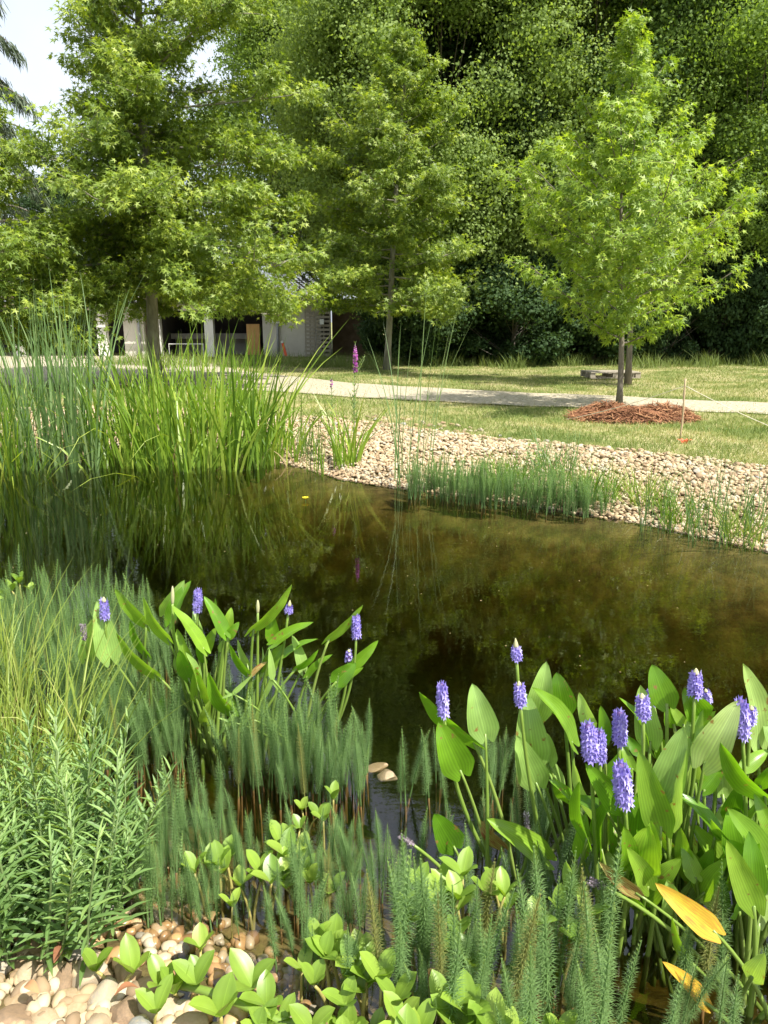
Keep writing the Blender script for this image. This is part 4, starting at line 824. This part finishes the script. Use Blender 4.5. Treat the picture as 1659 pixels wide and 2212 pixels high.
zE=lambda x,y:((1250+x*.75347)*.6636,(2500+y*.75347)*.6636)
SCZ=.36166*.6636
def spike_mesh(seed,frac=1.0,nf=70,kind='full'):
    """flower spike, unit height, radius about .33; florets from bottom up to frac"""
    r=np.random.default_rng(seed); core=MB(); fm=MB(); t=np.linspace(0,1,9)
    if kind=='seed':
        tube(core,np.column_stack([0*t,0*t,t]),.10*(1-t**3)+.02,8,tone=.3)
        n_=150; h=r.random(n_); a=r.uniform(0,6.28,n_); c=np.column_stack([np.cos(a)*.10,np.sin(a)*.10,h]); leaves(fm,c,np.column_stack([np.cos(a),np.sin(a),.2+0*a]),r.normal(size=(n_,3)),.13,r.random(n_)**1.5,OVAL); return core,fm,None
    tube(core,np.column_stack([0*t,0*t,t*frac]),.15*(1-.3*t),8,tone=.4)
    bud=MB(); tb_=np.linspace(0,1,7); tube(bud,np.column_stack([0*tb_,0*tb_,frac*.93+(1.0-frac*.93)*tb_]),np.array([.12,.14,.13,.11,.08,.05,.015])*(1 if frac<1 else .6),8,tone=.5)
    lay=int(9*frac)+1
    for k in range(nf):
        h=(k+r.random())/nf*frac*.96; a=k*2.4+r.normal(0,.2); R_=.17*(1-.5*max(0,h/frac-.45)); c0=np.array([math.cos(a)*R_,math.sin(a)*R_,h]); out=np.array([math.cos(a),math.sin(a),.25])
        ex=norm(np.cross(out,[0,0,1])); ey=np.cross(ex,norm(out)); n_=6; th=np.arange(n_)/n_*2*PI+r.uniform(0,1); sz=r.uniform(.16,.25)
        ax=np.outer(np.cos(th),ex)+np.outer(np.sin(th),ey)+norm(out)*.75; c=np.tile(c0,(n_,1)); leaves(fm,c,ax,np.tile(out,(n_,1)),sz,np.clip(r.normal(.55,.2)+r.normal(0,.08,n_),0,1),(OVAL[0]*[.62,1,1],OVAL[1]))
    return core,fm,bud
SP={}
def get_spike(kind,k):
    key=(kind,k)
    if key not in SP:
        fr={'full':1.0,'part':.82,'half':.55,'seed':1,'sparse':.9}[kind]; c,f,b=spike_mesh(300+k*7+len(kind),fr,{'full':58,'part':46,'half':30,'seed':0,'sparse':15}[kind],kind)
        SP[key]=(c.mesh('core',M['seed'] if kind=='seed' else M['spike_core']),f.mesh('florets',M['seed'] if kind=='seed' else M['petal'],smooth=False),b.mesh('bud_tip',M['bud']) if b else None)
    return SP[key]
def make_plant(name,rootpx,label,lv,fl,group=None,seed=1,cat='water plant',fill=0):
    rp=G(*rootpx); root=empty(name,rp,label,cat,group); r=np.random.default_rng(seed); loc=rp
    for (zf,bx,by,tx,ty,wz,dy,mk) in lv:
        b2=zf(bx,by); t2=zf(tx,ty); sc=.5 if zf is zE else 1.0; k=(.5 if zf is zE else SCZ)
        Yb=rp[1]+dy+r.normal(0,.02); P0=D(*b2,Yb); tiltY=r.uniform(-.03,.05); P1=D(*t2,Yb+tiltY); dist=np.linalg.norm((P0+P1)/2-[0,0,CAMZ]); app=wz*k/FX*dist*1.0; L_=np.linalg.norm(P1-P0)
        W=max(app,L_*(.36 if mk!=PY else .26)); W=min(W,max(app,L_*.5)); roll=math.acos(min(1,app/W))*r.choice([-1,1]); roll=max(-1.25,min(1.25,roll))
        V_,F_,A_=blade(P0,P1,W,roll,curve=r.uniform(.03,.09),cup=r.uniform(.12,.42),twist=r.normal(0,.25)); A_[:,2]=np.clip(r.normal(.5,.2),0,1)
        mb=MB(); mb.add(V_-loc,F_,A_); lf=mb.build('leaf',M[mk]); kid(root,lf)
        if mk=='pick_yellow': lf['label']='leaf turned yellow with orange streaks'
        if mk=='pick_brown': lf['label']='withered leaf with brown blotches'
        # stalk down to the rootstock
        q=np.array([rp[0]+r.normal(0,.045),rp[1]+r.normal(0,.04),-.12]); dirn=norm(P0-P1); mid=(P0+q)/2+np.array([0,0,.04])+dirn*[.05,.0,0]; sm=MB(); tube(sm,bez(P0+(P1-P0)*.02,mid,q,12)-loc,np.linspace(.0042,.0085,12)*r.uniform(.8,1.1),8,tone=np.clip(r.normal(.5,.25),0,1)); st=sm.build('stalk',M['stalk']); kid(lf,st)
    for _ in range(fill):
        a=r.uniform(0,6.28); q=r.uniform(.05,.17); hb_=r.uniform(.10,.34); P0=rp+np.array([math.cos(a)*q,math.sin(a)*q*.8,hb_]); P1=P0+np.array([math.cos(a)*r.uniform(.02,.12)+r.normal(0,.03),math.sin(a)*.05,r.uniform(.10,.19)]); L_=np.linalg.norm(P1-P0)
        V_,F_,A_=blade(P0,P1,L_*r.uniform(.32,.48),r.uniform(-1.2,1.2),curve=r.uniform(.03,.1),cup=r.uniform(.15,.5),twist=r.normal(0,.3)); A_[:,2]=np.clip(r.normal(.45,.22),0,1)
        mb=MB(); mb.add(V_-loc,F_,A_); lf=mb.build('leaf',M[['pick_deep','pick','pick_deep','pick_pale'][int(r.integers(4))]]); kid(root,lf)
        q2=np.array([rp[0]+r.normal(0,.06),rp[1]+r.normal(0,.05),-.12]); sm=MB(); tube(sm,bez(P0+(P1-P0)*.02,(P0+q2)/2+[0,0,.03],q2,10)-loc,np.linspace(.0042,.009,10),8,tone=np.clip(r.normal(.45,.25),0,1)); kid(lf,sm.build('stalk',M['stalk']))
    for (zf,x0,y0,x1,y1,wz,dy,kind) in fl:
        T_=zf(x0,y0); Bt=zf(x1,y1); k=(.5 if zf is zE else SCZ); Yb=rp[1]+dy; P1=D(*T_,Yb); P0=D(*Bt,Yb); H_=np.linalg.norm(P1-P0); dist=np.linalg.norm(P0-[0,0,CAMZ]); R_=wz*k/FX*dist/2*.9
        fs=empty('flower_spike',P0-loc,None,None); kid(root,fs); fs.rotation_euler=Vector(P1-P0).to_track_quat('Z','Y').to_euler()
        if kind=='bud':
            mb=MB(); t=np.linspace(0,1,8); tube(mb,np.column_stack([0*t,0*t,t*H_]),R_*np.sin(PI*(t*.85+.12))**.7,9); kid(fs,mb.build('bud',M['bud']))
        else:
            ms_=get_spike(kind,int(r.integers(3))); s=R_/(.13+.10 if kind=='seed' else .33)
            for nm,me in zip(('core','florets','bud_tip'),ms_):
                if me is None: continue
                o=bpy.data.objects.new(nm,me); COL.objects.link(o); o.scale=(s,s,H_); kid(fs,o)
        q=np.array([rp[0]+r.normal(0,.04),rp[1]+r.normal(0,.04),-.12]); d_=norm(P1-P0); mid=P0-d_*np.linalg.norm(P0-q)*.5; sm=MB(); tube(sm,bez(P0+d_*.01,mid,q,12)-loc,np.linspace(.0045,.008,12),8,tone=.6); kid(root,sm.build('flower_stem',M['stalk']))
    return root
PD,PP_,PG,PY,PB='pick_deep','pick_pale','pick','pick_yellow','pick_brown'
PGp='pickerelweed plants with violet flower spikes'
# right hand group
make_plant('pickerelweed',(1240,1880),'pickerelweed with two spikes one above the other, left in the right hand group',
 [(zA,1215,1170,1140,560,290,0,PP_),(zA,1230,1380,1060,950,270,-.03,PP_),(zA,1250,760,1325,280,230,.06,PP_),(zA,1480,730,1415,380,240,.05,PD),(zA,1345,1200,1330,930,150,.03,PP_),(zA,1555,1010,1195,520,150,.02,PG)],
 [(zA,1045,75,1055,260,120,.03,'half'),(zA,1075,460,1090,665,130,-.06,'part')],PGp,1,fill=4)
make_plant('pickerelweed',(1100,1900),'pickerelweed leaning left with a single flower spike over two folded dark leaves',
 [(zA,680,1020,180,560,130,.04,PD),(zA,550,1270,350,820,300,-.02,PD),(zA,775,945,655,480,270,.0,PP_)],[(zA,378,490,400,770,130,.01,'full')],PGp,2)
make_plant('pickerelweed',(1035,1940),'small pickerelweed with one dark leaf and two faded flower heads beside open water',
 [(zA,490,1950,310,1650,250,-.02,PD),(zA,1320,2060,780,1700,210,0,PG),(zA,930,1950,700,1690,110,.04,PB)],[(zA,1140,1640,1160,1870,60,.02,'seed'),(zA,0,1850,130,1940,60,.0,'seed')],PGp,3)
make_plant('pickerelweed',(1345,2010),'pickerelweed with two touching spikes above a single lower one',
 [(zB,600,1010,510,495,220,.08,PP_),(zB,600,1060,315,610,90,.05,PG),(zB,700,1780,500,1080,250,-.06,PG),(zB,480,1840,515,1430,210,-.02,PD),(zB,500,2130,590,1760,320,-.10,PD),(zB,330,1590,10,1200,220,-.02,PD),(zB,190,1600,-120,1490,110,0,PD),(zB,500,1110,380,950,100,.04,PD),(zB,190,1000,150,680,120,.06,PD),(zB,60,860,-40,560,130,.05,PP_),(zA,1540,1500,1340,1345,80,.0,PD),(zB,440,1250,340,1020,90,.02,PG),(zB,330,1900,280,1730,80,.0,PG),(zB,-30,2020,20,1640,140,.05,PD)],
 [(zB,40,860,60,1150,170,-.02,'full'),(zB,150,920,150,1170,120,.0,'full'),(zB,325,745,320,1010,150,.02,'full'),(zB,330,1215,370,1570,180,-.08,'full'),(zB,525,570,535,780,150,-.03,'part'),(zB,590,520,625,665,90,.1,'part')],PGp,4,fill=15)
make_plant('pickerelweed',(1460,2020),'pickerelweed with a crossed pale leaf pair in the middle of the right hand group',
 [(zB,750,670,615,310,230,.08,PD),(zB,1060,770,900,520,230,.06,PD),(zB,960,1150,1060,620,170,.0,PP_),(zB,720,1460,905,870,270,-.05,PP_),(zB,790,1700,930,1050,200,-.02,PP_),(zB,1090,1190,1395,630,280,.0,PP_),(zB,1040,960,1190,730,80,.05,PG),(zB,1200,1820,780,1450,110,-.06,PD),(zB,1010,2230,890,1920,140,-.06,PG),(zB,1010,2240,1165,1960,110,-.04,PD),(zB,740,1150,640,930,150,.08,PD),(zB,880,1700,890,1560,90,.05,PP_),(zB,900,850,780,680,90,.06,PG),(zB,810,850,740,700,140,.1,PD),(zB,1000,1340,1000,1120,110,.06,PP_)],
 [(zB,1012,345,1000,580,140,.02,'part'),(zB,1095,530,1120,650,90,.06,'part')],PGp,5,fill=18)
make_plant('pickerelweed',(1600,2030),'pickerelweed at the right edge with a tall pale leaf and two touching spikes',
 [(zB,1570,1000,1430,300,190,.05,PP_),(zB,1640,1500,1230,1010,180,-.04,PD),(zB,1640,2130,1285,1600,190,-.12,PG),(zB,1720,1850,1530,1470,130,-.08,PG),(zB,1400,2040,1310,1600,220,-.06,PD),(zB,1540,1850,1490,1510,90,.04,PP_),(zB,1250,1480,1250,1250,160,.1,PP_),(zB,1080,1440,1280,1200,130,.03,PD),(zB,1440,1250,1660,1080,120,.0,PG),(zB,1590,1400,1700,1220,100,.0,PD),(zB,1600,2210,1290,1890,120,-.1,PG),(zB,1750,1010,1640,740,150,.06,PP_),(zB,1330,1700,1400,1400,170,.03,PD),(zE,1430,570,1290,330,100,-.05,PG),(zE,1355,500,1420,345,70,-.05,PD)],
 [(zB,1410,640,1430,960,150,.0,'full'),(zB,1510,680,1500,840,110,.03,'part')],PGp,6,fill=18)
make_plant('pickerelweed',(1640,2190),'nearly leafless pickerelweed at the bottom right with two yellow and orange leaves',
 [(zE,1425,705,1170,495,92,-.03,PY),(zE,1385,1015,1200,835,60,-.05,PY),(zE,1310,830,1245,640,40,.03,PG),(zE,1600,600,1480,310,100,.02,PG),(zE,1090,540,930,405,55,.1,PB)],[(zE,885,485,950,515,40,.1,'seed')],PGp,7,fill=5)
# left hand group
make_plant('pickerelweed',(335,1580),'pickerelweed with the leftmost spike, its stem bent, over broad pale leaves',
 [(zC,440,800,320,290,210,.0,PP_),(zC,310,780,265,455,150,.05,PP_),(zC,215,820,200,560,110,.08,PP_),(zC,770,510,480,180,100,.0,PG),(zC,780,780,620,465,70,.02,PD)],[(zC,380,255,390,455,100,-.03,'part'),(zC,190,500,210,645,60,.0,'seed')],PGp,8)
make_plant('pickerelweed',(445,1605),'pickerelweed with many upright leaves in the middle of the left group',
 [(zC,960,630,740,255,90,.0,PG),(zC,940,400,1110,100,150,.08,PP_),(zC,980,490,1170,110,120,.04,PD),(zC,1280,720,985,330,110,-.02,PG),(zC,1290,840,1210,700,60,.0,PD),(zC,1470,590,1280,250,120,.0,PD),(zC,1440,470,1385,265,40,.02,PD),(zC,1490,540,1530,350,100,.04,PG),(zC,1500,620,1600,480,90,.0,PD),(zC,1240,600,1185,380,80,.06,PP_),(zC,1280,760,1390,530,110,.0,PD),(zC,1060,900,1090,600,110,.05,PP_),(zC,1220,1130,1090,900,60,.02,PY if False else PP_),(zC,930,1500,910,1150,70,-.02,PD),(zC,1450,740,1500,610,100,.03,PP_)],
 [(zC,1230,195,1225,385,100,.03,'full'),(zC,1000,160,1000,330,35,.0,'bud')],PGp,9,fill=7)
make_plant('pickerelweed',(530,1605),'pickerelweed with a short spike and a long pointed leaf, right in the left group',
 [(zD,340,550,690,145,100,.0,PG),(zD,520,640,500,380,130,.04,PD),(zD,525,680,890,485,100,.0,PD),(zD,790,910,690,600,110,.03,PP_),(zD,610,790,930,635,70,.0,PD),(zD,730,900,930,730,60,.0,PD),(zD,290,860,205,640,60,.04,PP_),(zD,300,950,130,680,70,.0,PD),(zD,330,960,470,840,50,.0,PB)],[(zD,675,285,660,400,90,.0,'half'),(zD,385,285,385,410,35,.0,'bud')],PGp,10,fill=4)
make_plant('pickerelweed',(650,1620),'pickerelweed nearest the open water with a spike and a yellowing folded leaf',
 [(zD,1020,640,1330,330,80,.0,PG),(zD,1240,880,1470,645,110,.02,PD),(zD,1090,1020,1270,850,170,-.02,PD),(zD,1050,1145,1340,890,80,-.02,PD),(zD,830,975,1060,775,70,.0,PD)],[(zD,1270,430,1270,615,105,.0,'full'),(zD,1205,730,1200,840,85,-.02,'sparse')],PGp,11)
# arrowhead
rp=G(700,1650); root=empty('arrowhead_plant',rp,'arrowhead with a narrow three pointed pale leaf in front of the left pickerelweed','water plant')
def arrow(cx,cy,pts,Y,ws):
    ctr=D(*zD(cx,cy),Y); mb=MB()
    for (x,y),w_ in zip(pts,ws):
        V_,F_,A_=blade(ctr,D(*zD(x,y),Y+.01),w_*SCZ/FX*Y*1.1,.3,curve=.02,cup=.1,lobe=0,nv=10,nu=5); A_[:,2]=.6; mb.add(V_-rp,F_,A_)
    lf=mb.build('leaf',M['pick_pale']); kid(root,lf); sm=MB(); tube(sm,bez(ctr,(ctr+rp)/2+[.01,0,.05],rp+[0,0,-.1],10)-rp,np.linspace(.003,.006,10),7); kid(lf,sm.build('stalk',M['stalk']))
arrow(518,1000,[(487,720),(455,1170),(650,1180)],rp[1]-.02,(70,40,45)); arrow(160,1130,[(335,960),(60,1170),(90,1240)],rp[1]-.05,(50,30,30)); arrow(130,1380,[(185,1290),(30,1345),(30,1510)],rp[1]-.08,(50,25,40)); arrow(300,1350,[(320,1150),(230,1440),(225,1480)],rp[1]-.06,(30,30,20))

# ---------------------------------------------------------------- bogbean
OB_NV=8
def leaflet(P0,dirn,nrm,L_,W,tone,mb,bend=.15):
    y=norm(dirn); zc=norm(nrm-(nrm@y)*y); x=np.cross(y,zc); t=np.linspace(0,1,OB_NV)[:,None]; u=np.linspace(-1,1,5)[None,:]
    hw=(np.sin(PI*np.clip(t,0,1)**.85)**.62)*W/2*(.72+.5*t); zz=-(bend*L_*t**2)+.35*np.abs(u)*hw*(1-t*.3); V_=P0+x*(u*hw)[...,None]+y*(t*L_+0*u)[...,None]+zc*zz[...,None]
    A=np.zeros(V_.shape); A[...,0]=u; A[...,1]=t; A[...,2]=tone; i_,j_=np.meshgrid(np.arange(4),np.arange(OB_NV-1)); b=(j_*5+i_).ravel(); mb.add(V_.reshape(-1,3),np.stack([b,b+1,b+6,b+5],1),A.reshape(-1,3))
BV=[]
for k in range(36):
    r=np.random.default_rng(500+k); sm,lm=MB(),MB(); nl=[1,2,3][k%3]; H=[.11,.045,.20,.12][k//9]
    for q in range(nl):
        a=r.uniform(0,6.28) if nl>1 else r.uniform(0,6.28); h=H*r.uniform(.75,1.05); top_=np.array([math.cos(a)*.035*(nl>1)+r.normal(0,.01),math.sin(a)*.035*(nl>1),h]); tube(sm,bez([0,0,-.12],[0,0,h*.4],top_,8),np.linspace(.0055,.003,8),7,tone=.5)
        az=r.uniform(0,6.28); L_=r.uniform(.056,.074)
        for s_ in range(3):
            aa=az+s_*2.1+r.normal(0,.15); ex=r.uniform(.35,.75); d=np.array([math.cos(aa)*ex,math.sin(aa)*ex,1.0]); leaflet(top_,d,np.array([-math.cos(aa),-math.sin(aa),.6]),L_*r.uniform(.9,1.1),L_*.58,np.clip(r.normal(.5,.2),0,1),lm,bend=r.uniform(.05,.3))
    BV.append((sm.mesh('stalk',M['bog_stalk']),lm.mesh('leaflets',M['bog'])))
BG=[('bogbean shoot with rounded leaves over the shore stones','bogbean at the near shore',
     [(255,2140,1.25,1),(385,2150,1.25,1),(425,2180,1.3,0),(430,2110,1.05,1),(545,2180,1.35,0),(590,2205,1.2,0),(640,2250,1.1,1),(480,2240,1.35,0),(330,2235,1.1,0),(590,2260,1.2,2),(700,2300,1.2,2),(760,2310,1.2,2),(830,2320,1.1,1),(660,2330,1.2,2)]),
    ('bogbean shoot left of the dense bottom mares tails','bogbean at the bottom centre',
     [(690,2130,1.15,2),(740,2150,1.2,2),(720,2190,1.2,1),(650,2160,1.0,0),(790,2190,1.0,1),(820,2250,1.1,1),(780,2240,1.1,2)]),
    ('bogbean shoot in the middle of the shallows','bogbean in the middle shallows',
     [(620,1905,1.1,2),(640,1860,1.0,1),(700,1830,1.0,0),(580,1960,1.1,2),(640,1950,1.0,2),(545,1980,.9,1),(680,1985,1.0,1),(660,1800,.9,1),(720,1790,.9,0)]),
    ('small bogbean shoot left of the centre','bogbean left of the centre',
     [(445,1960,.95,1),(480,1950,1.0,0),(505,1935,1.0,1),(500,2010,.7,0),(470,1905,.8,0)]),
    ('bogbean shoot among the tall mares tails','bogbean among the tall mares tails',
     [(920,2060,1.1,2),(960,2090,1.15,2),(1000,2070,1.15,2),(1050,2090,1.1,1),(1090,2050,1.05,1),(960,2150,1.1,1),(1150,2150,1.0,0),(1210,2140,1.0,1),(1260,2130,1.0,0),(1020,2170,1.0,1),(900,2110,1.0,1),(1180,2080,.9,0)]),
    ('bogbean shoot along the bottom edge','bogbean at the bottom edge',
     [(900,2330,1.1,2),(950,2340,1.2,2),(1010,2360,1.25,2),(1070,2380,1.2,2),(1130,2370,1.1,2),(1190,2360,1.1,1),(860,2360,1.2,2),(1240,2400,1.1,1),(980,2420,1.2,2),(1090,2430,1.2,2)]),
    ('bogbean shoot at the left edge','bogbean at the left edge',
     [(20,1330,1.2,2),(50,1320,1.2,1),(8,1370,1.1,2),(70,1305,1.0,0)])]
for lab,gp,items in BG:
    order=sorted(range(len(items)),key=lambda q:items[q][0])
    for q_,(px,py,s,k) in enumerate(items):
        p=G(px,py); e=empty('bogbean',(p[0],p[1],max(0,tz(p[0],p[1]))),lab+', '+ORD[order.index(q_)],'water plant',gp,rz=rng.uniform(0,6.28)); s*=rng.uniform(.9,1.1); e.scale=(s,s,s*rng.uniform(.85,1.15))
        for nm,me in zip(('stalk','leaflets'),BV[k+3*int(rng.integers(3))+(9 if 'shore' in gp else 18 if 'tall' in gp else 27 if 'bottom edge' in gp else 0)]): o=bpy.data.objects.new(nm,me); COL.objects.link(o); o.parent=e
mb=MB(); a_=G(385,2125,.06); b_=G(600,2205,.06); c_=G(760,2235,.03); pts=np.concatenate([bez(a_,(a_+b_)/2+[0,0,.02],b_,8),bez(b_,(b_+c_)/2,c_,6)[1:]]); pts[:,2]=np.maximum(pts[:,2],terrain(pts[:,:2])+.035); tube(mb,pts,.011+.0015*np.cos(np.arange(len(pts))*2.2),9); tag(mb.build('bogbean_rhizome',M['stalk']),'thick green creeping bogbean stem lying on the stones at the bottom','stem')
# specks of pollen, husks and leaf bits afloat
n_=150; q=rng.uniform([-3,1.8],[4.2,8.8],(n_*4,2)); q=q[(pond_sd(q)<-.15)&visible(q,0,0)][:n_]; n_=len(q); mb=MB(); a=rng.uniform(0,6.28,n_)
leaves(mb,np.column_stack([q,np.full(n_,.003)]),np.column_stack([np.cos(a),np.sin(a),0*a]),np.tile([0,0,1.],(n_,1)),rng.uniform(.004,.014,n_),rng.random(n_),OVAL)
tag(mb.build('floating_debris',M['dry']),'tiny straw coloured husks and leaf bits floating on the pond','debris',kind='stuff')
# pond lily flower
p=G(660,1078,.02); e=empty('pond_lily_flower',p,'tiny yellow flower floating on the dark water below the iris','flower'); mb=MB(); a=np.arange(7)/7*2*PI; leaves(mb,np.zeros((7,3)),np.column_stack([np.cos(a),np.sin(a),.7+0*a]),np.column_stack([-np.cos(a),-np.sin(a),.5+0*a]),.04,.5,(OVAL[0]*[1.6,1,1],OVAL[1])); kid(e,mb.build('petals',M['yellow'])); mb=MB(); tube(mb,[(0,0,-.15),(0,0,.005)],.004,6); kid(e,mb.build('stalk',M['stalk']))
